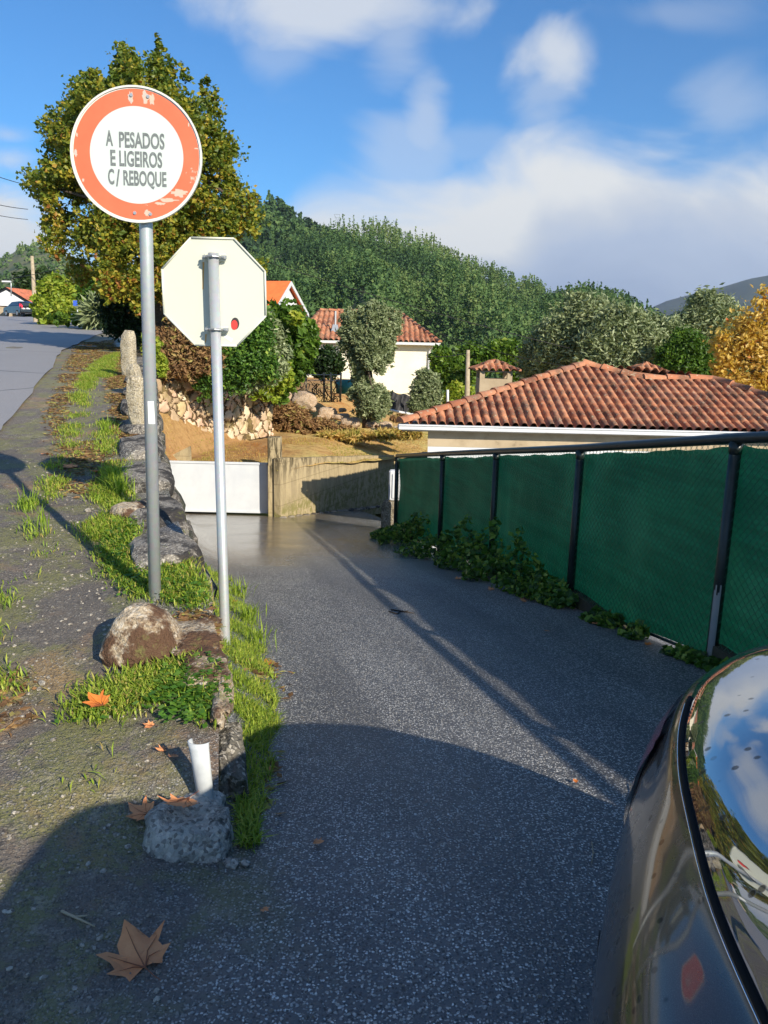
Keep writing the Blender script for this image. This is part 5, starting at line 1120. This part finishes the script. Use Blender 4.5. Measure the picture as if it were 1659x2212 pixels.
for i in range(25):
    tt = i/24; a = P(826+62*tt, 843+12*tt+1.5*math.sin(tt*14), 28+tt); b = P(826+62*tt, 880+13*tt, 28+tt)
    for j in range(7): s_ = j/6; p = a.lerp(b, s_); p.y += .12*math.sin(tt*19+s_*4); V_.append(tuple(p))
npf = [(i*7+j, (i+1)*7+j, (i+1)*7+j+1, i*7+j+1) for i in range(24) for j in range(6)]
t = thing('net_fence', 'black netting fence with a white edge below the cream house wall', 'fence', tuple(P(860, 890, 28.5)))
npmesh('netting', np.array(V_), np.array(npf), MAT['blacknet'], t, smooth=True); mb = MB(); mb.tube([P(826, 882, 27.9), P(862, 890, 28.4), P(900, 897, 28.9)], .05, 6); mb.build('bottom_edge', MAT['fascia'], t, True); 
for u in (827, 848, 888): MB().tube([P(u, 893, 28.3), P(u, 843, 28.3)], .03, 6).build('post', MAT['dark'], t, True)

# ---------------------------------------------------------------- trees, hedges and shrubs
def warm_low(p, rs):   # leaves turn yellower towards the bottom of the big tree
    zr_ = (p[:, 2]-p[:, 2].min())/(p[:, 2].max()-p[:, 2].min()); return .17-.38*zr_+.12*rs.normal(size=len(p))
PO = [(345, 66), (360, 112), (395, 134), (402, 172), (440, 164), (452, 205), (480, 228), (490, 292), (512, 302), (515, 352), (545, 388), (552, 422), (572, 442), (566, 482), (586, 545), (565, 600), (530, 640), (460, 660), (380, 700), (250, 690), (225, 650), (170, 615), (120, 600), (108, 560), (70, 540), (64, 500), (45, 462), (50, 430), (45, 382), (66, 370), (75, 322), (96, 290), (86, 250), (112, 216), (150, 222), (140, 182), (160, 152), (190, 150), (205, 127), (236, 142), (241, 112), (263, 78), (285, 102), (300, 132), (328, 112)]
def fill(poly, n, ru_, rv_, depth, seed):
    q = random.Random(seed); us = [p[0] for p in poly]; vs = [p[1] for p in poly]; out = []; mid = sum(us)/len(us); half = (max(us)-min(us))/2
    while len(out) < n:
        u, v = q.uniform(min(us), max(us)), q.uniform(min(vs), max(vs)); ru, rv = q.uniform(*ru_), q.uniform(*rv_)
        if all(inpoly(u+a*ru*.75, v+b*rv*.85, poly) for a, b in ((1, 0), (-1, 0), (0, 1), (0, -1), (0, 0))): out.append((u, v, ru, rv, q.uniform(-depth, depth)*max(.25, 1-abs(u-mid)/half)))
    return out
PL = fill(PO, 215, (15, 32), (22, 46), 2.4, 44)
PL += [(345, 95, 9, 28), (264, 108, 10, 28), (196, 165, 12, 22), (345, 130, 16, 30), (266, 150, 18, 30), (395, 160, 14, 26), (90, 262, 12, 18), (446, 190, 12, 24)]
tree('plane_tree', 'tall plane tree with turning yellow green leaves behind the round sign', 'tree', 20.0, PL, 80000, .080, MAT['plane_l'], (335, 760, 300, .17), 1.3, 12, .42, 3, None, warm_low, .9, nlimb=40, hollow=.38)
DRY = [(440, 640, 45, 60), (470, 720, 50, 60), (400, 700, 45, 60), (380, 760, 40, 50)]
def shrub(name, lab, Y, L, n, leaf, mat, seed, st=1.5, per=18, cr=.3, tonef=None, hollow=.3, cat='shrub', droop=0.): return tree(name, lab, cat, Y, L, n, leaf, MAT[mat], None, st, per, cr, seed, None, tonef, .8, hollow=hollow, droop=droop)
shrub('dry_climber', 'brown half dry climbing plant hanging behind and below the octagonal sign', 18.6, [(395, 640, 30, 45), (400, 710, 40, 45), (430, 690, 40, 50), (370, 750, 45, 40), (435, 760, 40, 45), (395, 795, 45, 25), (352, 790, 22, 34)], 15000, .045, 'brown_l', 11, 2.6)
shrub('ivy_hedge', 'dark ivy covered hedge above the pale stone terrace wall', 19.2, [(450, 790, 40, 60), (500, 770, 60, 70), (540, 740, 55, 70), (560, 790, 40, 35), (490, 815, 35, 18), (470, 720, 50, 50), (440, 835, 16, 28), (540, 690, 50, 50)], 26000, .058, 'ivy_l', 12, 1.5)
shrub('feathery_bush', 'grey green feathery conifer bush right under the octagonal sign', 19.6, [(560, 740, 42, 60), (540, 790, 40, 50), (590, 770, 30, 45)], 18000, .05, 'olive_l', 13, 3.2)
shrub('laurel_bush', 'glossy large leaved evergreen bush right of the octagonal sign', 22.5, [(610, 705, 48, 42), (640, 735, 42, 45), (600, 760, 45, 50), (660, 760, 22, 40), (625, 800, 35, 35), (590, 690, 30, 30), (605, 840, 18, 25)], 9000, .13, 'green_l', 14, 1.7, 14)
shrub('yellow_vine', 'bright yellow green vine spilling over the right end of the terrace wall', 21.5, [(570, 820, 26, 38), (600, 810, 30, 40), (585, 850, 16, 25), (640, 690, 16, 14)], 2600, .11, 'bright_l', 15, 1.5)
shrub('roadside_hedge', 'dark clipped hedge along the main road left of the round sign post', 22, [(265, 690, 45, 35), (300, 700, 40, 45), (262, 660, 50, 45), (315, 650, 60, 50), (250, 705, 18, 22), (360, 690, 40, 45), (340, 730, 30, 25)], 20000, .07, 'dark_l', 16, 1.5)
shrub('roadside_bush', 'green bush behind the small round sign far up the road', 36, [(215, 655, 40, 35), (240, 640, 45, 40), (200, 690, 40, 16), (150, 690, 40, 10), (190, 640, 22, 26)], 7000, .16, 'green_l', 17)
shrub('yellow_bush', 'bright yellow green bush between the utility pole and the small round sign', 41, [(120, 640, 35, 38), (140, 665, 32, 30), (105, 670, 30, 28), (130, 615, 22, 20), (150, 640, 20, 25)], 8000, .17, 'bright_l', 18)
shrub('conifer', 'grey green tree behind the wooden utility pole', 98, [(62, 640, 26, 45), (85, 640, 25, 40), (60, 610, 20, 22), (95, 605, 22, 22), (85, 680, 22, 14), (42, 595, 10, 10)], 8000, .38, 'dark_l', 19, 1.6, cat='tree', tonef=lambda p, rs: .25)
shrub('palm_bush', 'spiky pale leaved plant right of the small round sign', 35, [(205, 680, 14, 10), (222, 670, 12, 8)], 500, .32, 'olive_l', 20, 5.0)
shrub('wall_shrub', 'small leafy bush growing against the upright granite slabs', 13.6, [(330, 760, 18, 30), (322, 730, 12, 20), (345, 790, 16, 22)], 2200, .06, 'bright_l', 21)
shrub('low_plants', 'straggling green plants on the wall foot above the white gate', 12, [(350, 985, 8, 10), (345, 940, 6, 22), (352, 1010, 8, 10)], 500, .04, 'green_l', 22)
OL = fill([(733, 690), (742, 664), (772, 658), (790, 645), (815, 652), (852, 663), (868, 690), (864, 730), (846, 757), (852, 782), (822, 802), (817, 825), (838, 850), (844, 888), (815, 908), (790, 912), (762, 892), (752, 860), (738, 848), (758, 825), (776, 800), (748, 782), (730, 750), (724, 720)], 125, (9, 18), (12, 26), .9, 45)
tree('olive_tree', 'large grey green olive tree in front of the cream house', 'tree', 25.6, OL, 66000, .046, MAT['olive_l'], (792, 905, 740, .12), 3.0, 12, .34, 31, None, None, .8, nlimb=12, hollow=.42)
shrub('olive_bush', 'small silvery olive bush beside the lower corner of the cream house', 26.5, [(912, 850, 22, 38), (930, 830, 20, 25), (905, 878, 22, 20), (915, 815, 14, 18), (940, 860, 14, 20)], 14000, .045, 'olive_l', 32, 3.0)
shrub('round_bush', 'dark rounded evergreen bush under the shaded window of the cream house', 30, [(705, 782, 34, 28), (690, 790, 24, 22), (722, 790, 18, 20)], 9000, .09, 'dark_l', 33)
shrub('orchard_bush', 'olive green bushes between the cream house and the grey utility pole', 40, [(960, 790, 24, 34), (980, 810, 26, 30), (945, 770, 16, 22), (995, 835, 20, 22)], 6000, .17, 'green_l', 34)
shrub('orchard_bush', 'sunny yellow green bush at the foot of the grey utility pole', 34, [(985, 845, 18, 18), (1010, 848, 18, 14), (970, 860, 14, 14)], 3500, .11, 'bright_l', 35)
shrub('laurel_tree', 'bright green tree behind the first roofed chimney', 46, [(1020, 770, 34, 24), (1060, 775, 30, 25), (1120, 790, 30, 30), (1100, 760, 34, 22), (1010, 800, 24, 30), (1150, 790, 24, 34)], 10000, .20, 'green_l', 36, cat='tree')
OT = lambda u, v, s: [(u, v, 62*s, 55*s), (u-50*s, v+25*s, 48*s, 45*s), (u+50*s, v+20*s, 45*s, 48*s), (u, v+55*s, 80*s, 50*s), (u-15*s, v-45*s, 30*s, 28*s), (u+35*s, v-30*s, 26*s, 28*s), (u-65*s, v+70*s, 40*s, 40*s), (u+70*s, v+70*s, 40*s, 44*s)]
for i, (u, v, s_, Y, lb) in enumerate(((1265, 705, 1.0, 34, 'wide pale olive tree right behind the peak of the house roof'), (1345, 725, .9, 32, 'olive tree behind the second chimney'), (1200, 745, .75, 36, 'lower olive tree left of the roof peak'), (1430, 740, .75, 33, 'dense darker olive tree right of the second chimney'),
                                       (1530, 690, .85, 36, 'tall light olive tree left of the golden tree'), (1480, 755, .6, 30, 'dark green tree in front of the tall light olive'))):
    tree('olive_tree', lb, 'tree', Y, OT(u, v, s_), 30000, .075, MAT['green_l' if i == 5 else 'olive_l'], (u, v+130*s_, v+20*s_, .16), 2.8 if i != 5 else 1.8, 12, .36, 40+i, 'olive trees behind the house', (lambda p, rs: -.15) if i in (3, 5) else None, .8, nlimb=8, hollow=.35)
GT = [(1620, 700, 40, 45), (1600, 745, 55, 45), (1650, 760, 55, 50), (1570, 780, 32, 34), (1630, 820, 60, 45), (1700, 700, 50, 80), (1655, 650, 26, 30), (1690, 830, 50, 60), (1560, 740, 20, 22), (1580, 815, 30, 25)]
tree('golden_tree', 'fruit tree with golden orange autumn leaves at the right edge', 'tree', 21.0, GT, 7000, .080, MAT['gold_l'], (1660, 930, 720, .11), 1.7, 9, .36, 50, None, None, .9, nlimb=16, hollow=.4)
# ivy and brambles at the foot of the fence
rs = np.random.RandomState(61); pts = []
for _ in range(6800):
    y = 4.0+9.5*rs.rand()**.9; fx = 3.246-.218*y; hmax = interp(y, [(4, .05), (6.0, .09), (7.0, .20), (8.0, .34), (9.5, .45), (11.5, .45), (12.6, .30), (13.6, .14)])*(1+.5*noise.noise(Vector((y*1.5, 7, 0)))); out = interp(y, [(4, .10), (6.5, .16), (8, .45), (10, .60), (12, .75), (13.4, .55)])*(1+.6*noise.noise(Vector((y*1.2, 3, 0))))
    if noise.noise(Vector((fx*2, y*2.2, 11))) < -.05: continue
    o_ = rs.rand()**1.3*out; h_ = hmax*rs.rand()**.8*(1-(o_/max(out, .01))**1.5*.8); pts.append((fx-.05-o_, y, z_lane(fx-o_, y)+h_+.01))
for (u, v, hh_, n_) in ((1077, 1180, .55, 90), (1130, 1200, .5, 80), (1015, 1190, .5, 60), (1168, 1260, .28, 60), (1000, 1130, .3, 40), (905, 1110, .35, 50), (1120, 1150, .25, 30)):
    Y = tops[0].y; fy = None
    for yq in np.linspace(4.5, 13.5, 300):
        p = Vector((3.246-.218*yq-.12, yq, z_lane(1, yq))); r_ = (p.y*cp-(p.z-H)*sp)
        if fy is None or abs(CX+p.x/r_*F-u) < fy[0]: fy = (abs(CX+p.x/r_*F-u), p)
    p = fy[1]
    for i in range(n_): s_ = rs.rand(); pts.append((p.x+.10*math.sin(s_*6)*s_+rs.normal()*.03, p.y+rs.normal()*.06, p.z+.15+s_*hh_))
pts = np.array(pts); v, f = leaf_quads(pts, .058*(.4+rs.rand(len(pts))), 1.2, 0, 62)
fin(npmesh('brambles', v, f, MAT['ivy_l'], None, rs.rand(len(pts))), 'dark ivy and brambles creeping along the foot of the green fence', 'brambles', kind='stuff')
# dry grass, needles and brush over the field and its bank
rs = np.random.RandomState(71); pts = []; q = random.Random(72)
for _ in range(42000):
    x = q.uniform(-5.5, 3.0); y = 16.6+q.random()**1.3*13
    if y < interp(x, WL)+.15: continue
    nv = noise.noise(Vector((x*.7, y*.7, 5)))
    if nv < -.12: continue
    pts.append((x, y, z_field(x, y)-.02))
v, f = blades(pts, .07, .016, 73, 1.3); fin(npmesh('dry_grass', v, f, MAT['grass2'], None, np.clip(np.array([.45+.9*noise.noise(Vector((p[0]*.5, p[1]*.5, 9))) for p in pts])+rs.normal(size=len(pts))*.15, 0, 1)), 'dry yellow and orange grass over the field behind the concrete wall', 'grass', kind='stuff')
L = [(630, 895, 34, 20), (600, 882, 20, 24), (655, 915, 36, 12), (690, 918, 32, 12), (735, 930, 36, 9), (610, 918, 30, 12), (660, 932, 40, 8), (720, 938, 30, 6), (865, 905, 18, 8), (895, 915, 16, 10)]
shrub('dry_brush', 'reddish brown dry brush on the slope between the stone wall and the boulders', 24.4, L, 20000, .05, 'brown_l', 74, 3.5)
shrub('straw_grass', 'tall straw coloured grass below the olive tree and near the house eave', 23.6, [(770, 940, 44, 6), (840, 938, 36, 7), (885, 935, 22, 9), (720, 940, 30, 5)], 3500, .07, 'grass2', 75, 5.0, cat='grass')

# ---------------------------------------------------------------- wooded hills
def hillrow(name, prof, D, y0, z0, mat, back=1.0, drop=0, n=160, m=40, amp=5, exp=1.0):
    """prof: skyline in picture coordinates, turned into a real ridge at distance D"""
    ab_ = []
    for u, v in prof: r = ray(u, v); ab_.append((r[0]/r[1], r[2]/r[1]))
    a0, a1 = ab_[0][0], ab_[-1][0]; xs = np.zeros((m+8, n+1)); ys = np.zeros((m+8, n+1)); zs = {}
    Z = np.zeros((m+8, n+1))
    for i in range(n+1):
        a = a0+(a1-a0)*i/n; b = interp(a, ab_); Dr = D*(1+.10*math.sin(a*9)); zt = H+b*Dr-drop
        for j in range(m+8):
            t = j/m
            if t <= 1: Y = y0+(Dr-y0)*t; z = z0+(zt-z0)*t**exp; z += amp*math.sin(math.pi*min(1, t))*noise.noise(Vector((a*9+t*1.2, t*2.2, D)))*2
            else: Y = Dr*(1+(t-1)*1.2); z = zt-(t-1)*(zt-z0)*1.6
            xs[j, i] = a*Y; ys[j, i] = Y; Z[j, i] = z
    nx = n+1; v = np.stack([xs, ys, Z], -1).reshape(-1, 3); i = np.arange((m+7)*nx).reshape(m+7, nx)[:, :-1].ravel()
    o = npmesh(name, v, np.stack([i, i+1, i+nx+1, i+nx], -1), mat, smooth=True); fin(o, kind='structure'); return xs, ys, Z
def forest(label, grid, n, h, rad, per, leaf, seed, tmin=.0, tmax=1.02, mat='pine_l', m=40, tone0=0., thin=None):
    xs, ys, Z = grid; rs = np.random.RandomState(seed); nn = xs.shape[1]-1
    t = tmin+(tmax-tmin)*rs.rand(n)**.8; i = rs.rand(n)*(nn-1); j = np.clip(t*m, 0, xs.shape[0]-2); i0 = i.astype(int); j0 = j.astype(int); fi = i-i0; fj = j-j0
    def sm(A_): return (A_[j0, i0]*(1-fi)+A_[j0, i0+1]*fi)*(1-fj)+(A_[j0+1, i0]*(1-fi)+A_[j0+1, i0+1]*fi)*fj
    X, Y, Zz = sm(xs), sm(ys), sm(Z); hh = h*(.65+.7*rs.rand(n)); rr_ = rad*(.7+.6*rs.rand(n)); tall = rs.rand(n) < .45
    pn = np.array([noise.noise(Vector((X[k]*.014, Y[k]*.014, seed))) for k in range(n)]); p2 = np.array([noise.noise(Vector((X[k]*.05, Y[k]*.05, seed+3))) for k in range(n)]); hh *= 1+.5*pn; rr_ *= (1-.35*pn)*np.exp(.22*rs.normal(size=n)); Zz = np.where(p2 < -.22, Zz-hh*.85, Zz)
    ctr = np.stack([X, Y, Zz], 1); N = n*per; c_ = np.repeat(ctr, per, 0); H_ = np.repeat(hh, per); R_ = np.repeat(rr_, per); T_ = np.repeat(tall, per)
    d_ = rs.normal(size=(N, 3)); d_ /= np.linalg.norm(d_, axis=1)[:, None]; s_ = rs.rand(N)
    # rounded crowns and narrower conical ones
    px_ = np.where(T_, d_[:, 0]*(1.05-s_), d_[:, 0])*R_; py_ = np.where(T_, d_[:, 1]*(1.05-s_), d_[:, 1])*R_; pz_ = np.where(T_, s_*H_*1.15, H_*.62+d_[:, 2]*H_*.38)
    p = c_+np.stack([px_, py_, pz_], 1); v, f = leaf_quads(p, leaf, 1.35, 0, seed)
    rnd = np.clip(np.repeat(rs.rand(n)*.5+.55*pn+.08, per)+rs.rand(N)*.25+.15*pz_/H_+tone0, 0, 1)  # tone rises with height: light on the crown tops put into leaf colour
    o = npmesh('forest', v, f, MAT[mat], None, rnd); fin(o, label, 'forest', kind='stuff'); return o
SK = [(480, 560), (560, 530), (600, 515), (650, 500), (700, 490), (730, 482), (790, 480), (830, 488), (870, 502), (900, 520), (950, 538), (1000, 552), (1050, 570), (1085, 585), (1130, 605), (1170, 622), (1205, 640), (1240, 655), (1300, 675), (1400, 700), (1520, 730), (1700, 760)]
g1 = hillrow('hill', SK, 420, 95, -14, MAT['hill'], drop=8, amp=15, exp=1.05)
forest('dense green pine and eucalyptus wood covering the main hill', g1, 7800, 7.0, 1.6, 50, .66, 81, .02, 1.0)
SK2 = [(1080, 690), (1130, 660), (1180, 636), (1220, 622), (1270, 618), (1320, 624), (1350, 632), (1380, 648), (1410, 668), (1440, 690), (1520, 715), (1650, 745)]
g2 = hillrow('hill', SK2, 300, 110, -12, MAT['hill'], drop=6, amp=4)
forest('darker wood on the lower hill spur right of the main hill', g2, 2200, 6.0, 1.4, 46, .62, 82, .0, 1.0, tone0=-.18)
SK3 = [(380, 440), (480, 425), (560, 432), (600, 448), (640, 470), (690, 492), (740, 510), (800, 540)]
g3 = hillrow('hill', SK3, 640, 330, 20, MAT['hill'], drop=7, amp=6)
forest('wood darkened in colour for shade on the ridge behind the plane tree', g3, 1800, 10, 3.2, 40, 2.1, 83, .3, 1.0, tone0=-.28)  # negative tone paints the ridge's shade into the leaves
SK4 = [(-300, 600), (-80, 585), (0, 560), (40, 535), (75, 528), (110, 535), (150, 560), (230, 600), (320, 640)]
g4 = hillrow('hill', SK4, 900, 260, 0, noisy('bracken_hill', (.10, .13, .05), (.16, .15, .07), .03, 1, .3, .5, (.06, .09, .04), .02, .5), drop=2, amp=8)
forest('sparse scrub and trees on the hill at the far left', g4, 420, 5, 2.6, 26, 2.0, 84, .1, 1.0, tone0=.1)
SK5 = [(1340, 700), (1400, 668), (1440, 650), (1500, 634), (1560, 620), (1620, 602), (1700, 588), (1850, 570), (2100, 590), (2300, 640)]
hillrow('mountain', SK5, 3600, 1500, -20, MAT['farhill'], amp=40, n=80)
t = thing('pylon', 'faint lattice electricity pylon standing on the main hill ridge', 'pylon', tuple(P(728, 490, 520))); mb = MB()
for a, b in (((724, 490), (726, 478)), ((732, 490), (730, 478)), ((726, 478), (722, 463)), ((730, 478), (734, 463)), ((722, 463), (734, 463)), ((724, 470), (732, 470)), ((724, 490), (730, 478)), ((732, 490), (726, 478)), ((722, 463), (730, 478))): mb.tube([P(*a, 520), P(*b, 520)], .18, 4)
mb.build('lattice', MAT['zinc'], t)
# ---------------------------------------------------------------- the dark car on the right
def catmull(P_, n):
    P_ = [np.array(p, float) for p in P_]; out = []
    for i in range(len(P_)-1):
        p0, p1, p2, p3 = P_[max(i-1, 0)], P_[i], P_[i+1], P_[min(i+2, len(P_)-1)]
        for k in range(n): t = k/n; out.append(.5*((2*p1)+(-p0+p2)*t+(2*p0-5*p1+4*p2-p3)*t*t+(-p0+3*p1-3*p2+p3)*t**3))
    out.append(P_[-1]); return np.array(out)
XC = 1.18
#      y,  shoulder x, seam x, glass rise
ST = [(-2.85, .80, .95, .02), (-2.7, .55, .80, .03), (-2.3, .30, .52, .06), (-1.6, .22, .40, .10), (-1.2, .20, .38, .22), (-.6, .18, .37, .44), (0, .18, .37, .50), (.35, .19, .375, .44), (.6, .22, .39, .26), (.8, .265, .41, .155), (1.0, .335, .45, .125), (1.2, .415, .495, .115),
      (1.4, .505, .56, .10), (1.56, .585, .65, .08), (1.68, .66, .76, .05), (1.76, .76, .88, .03), (1.80, .95, 1.02, .01)]
def section(y, xs_, xm, g):
    k = [(xs_+.10, .24), (xs_+.03, .34), (xs_+.005, .50), (xs_, .66), (xs_+.012, .76), (xs_+.25*(xm-xs_)+.02, .86), (xm-.02, .925), (xm, .950)]
    for dx_, gz_ in ((.022, .18), (.06, .42), (.12, .66), (.20, .85), (.32, .96)): k.append((min(xm+dx_*(1 if g > .06 else .6), XC), .955+g*gz_))
    k.append((XC, .955+g)); return k
secs = []
for y, a, b, g in ST:
    k = section(y, a, b, g); full = k+[(2*XC-x, z) for x, z in k[-2::-1]]
    secs.append([(x, y-(max(0, z-.72)*.42+max(0, .5-z)*.15)*min(1, max(0, (y-.9)/.5)), z) for x, z in full])
D1 = np.array([catmull(s_, 5) for s_ in secs]); NS = D1.shape[1]
D2 = np.stack([catmull(D1[:, j], 6) for j in range(NS)], 1)      # (rows along y, points round the section)
zg = np.array([z_lane(1, 0)]); 
car = thing('parked_car', 'dark glossy wet car at the right edge whose rear window mirrors sky and trees', 'car', (XC, -.5, 0))
def cells(name, sel, mat, out=0.0, parent=None):
    ny, nx = D2.shape[:2]; F_ = [(r*nx+c, r*nx+c+1, (r+1)*nx+c+1, (r+1)*nx+c) for r in range(ny-1) for c in range(nx-1) if sel(r, c)]
    used = sorted({i for f_ in F_ for i in f_}); mp = {u: i for i, u in enumerate(used)}; V_ = D2.reshape(-1, 3)[used].copy()
    if out:
        ce = np.array([XC, 0, .6])
        for i, u in enumerate(used):
            r, c = divmod(u, nx); a = D2[min(r+1, ny-1), c]-D2[max(r-1, 0), c]; b = D2[r, min(c+1, nx-1)]-D2[r, max(c-1, 0)]; n_ = np.cross(a, b); n_ /= (np.linalg.norm(n_)+1e-9)
            if n_.dot(V_[i]-np.array([XC, V_[i][1]-.3, .6])) < 0: n_ = -n_
            V_[i] += n_*out
    return npmesh(name, V_, np.array([[mp[i] for i in f_] for f_ in F_]), mat, parent or car, smooth=True)
SE = 7*5; RE = NS-1-SE
yc_ = lambda r, c: (D2[r, c][1]+D2[r+1, c][1])/2
isg = lambda r, c: (SE <= c < RE) and yc_(r, c) > .42 and r < D2.shape[0]-14
sideg = lambda r, c: ((SE+1 <= c < SE+18) or (RE-18 <= c < RE-1)) and -1.15 < yc_(r, c) <= .38
wind = lambda r, c: (SE+19 <= c < RE-19) and -1.7 < yc_(r, c) <= -.75
def islamp(r, c): z = (D2[r, c][2]+D2[r, c+1][2])/2; return 1.42 < D2[r, c][1] < 1.74 and .52 < z < .84 and (c < SE or c > RE)
cells('body', lambda r, c: not (isg(r, c) or sideg(r, c) or wind(r, c)), MAT['paint'])
cells('rear_window', isg, MAT['cglass']); cells('side_window', sideg, MAT['cyan']); cells('windscreen', wind, MAT['cyan'])
for side in (0, 1): cells('tail_light', (lambda r, c: islamp(r, c) and (c < SE)) if side == 0 else (lambda r, c: islamp(r, c) and c > RE), MAT['redlens'], .008)
sl_ = [D2[r, SE] for r in range(D2.shape[0]) if .30 < D2[r, SE][1] < 1.40]
MB().tube([Vector(p)+Vector((-.001, 0, .001)) for p in sl_], .0048, 8).build('window_seal', plain('matt_rubber', (.010, .010, .010), .8, 0, .15), car, True)
MB().tube([Vector(p)+Vector((-.0066, .002, -.002)) for p in sl_], .0012, 6).build('chrome_trim', MAT['chrome'], car, True)
# fuel flap: a circular groove on the flank
def surf(y, z):
    best = min(((abs(D2[r, c][1]-y)+abs(D2[r, c][2]-z)), r, c) for r in range(0, D2.shape[0]) for c in range(10, SE)); r, c = best[1:]
    p = D2[r, c].copy(); p[0] += 0; return p
fc = (.64, .835); mb = MB(); ringp = []
for i in range(28):
    a = 2*math.pi*i/28; y_, z_ = fc[0]+.075*math.cos(a), fc[1]+.062*math.sin(a)
    # interpolate x on the flank
    r = int(np.argmin(np.abs(D2[:, 25, 1]-y_))); col_ = D2[r, :SE+1]; x_ = float(np.interp(z_, col_[8:, 2], col_[8:, 0])); ringp.append(Vector((x_-.0005, y_, z_)))
mb.tube(ringp+[ringp[0]], .0032, 6, False); mb.build('fuel_flap', MAT['black'], car, True)
for y_ in (-1.95, 1.0):
    for sx_ in (0, 1):
        x_ = (.36 if y_ < 0 else .52); xx = x_ if sx_ == 0 else 2*XC-x_; o_ = -1 if sx_ == 0 else 1; m_ = MB(); m_.tube([(xx, y_, .30), (xx-o_*.19, y_, .30)], .305, 28); wh = m_.build('wheel', MAT['black'], car)
        m_ = MB(); m_.tube([(xx+o_*.004, y_, .30), (xx-o_*.02, y_, .30)], .20, 20); m_.build('rim', MAT['zinc'], wh)
MB().box((XC, -.5, .27), (1.35, 4.0, .12)).build('underbody', MAT['black'], car)
car.location = (XC, -.5, 0)




# ---------------------------------------------------------------- the air over the valley
mh, th = newmat('valley_air'); vol = th.node('ShaderNodeVolumePrincipled', {'Color': (.72, .82, 1.0), 'Density': .00010, 'Anisotropy': .3}); th.l.new(vol.outputs[0], th.out.inputs['Volume'])
fin(MB().box((0, 2300, 176), (11000, 7400, 480)).build('haze', mh), kind='stuff')
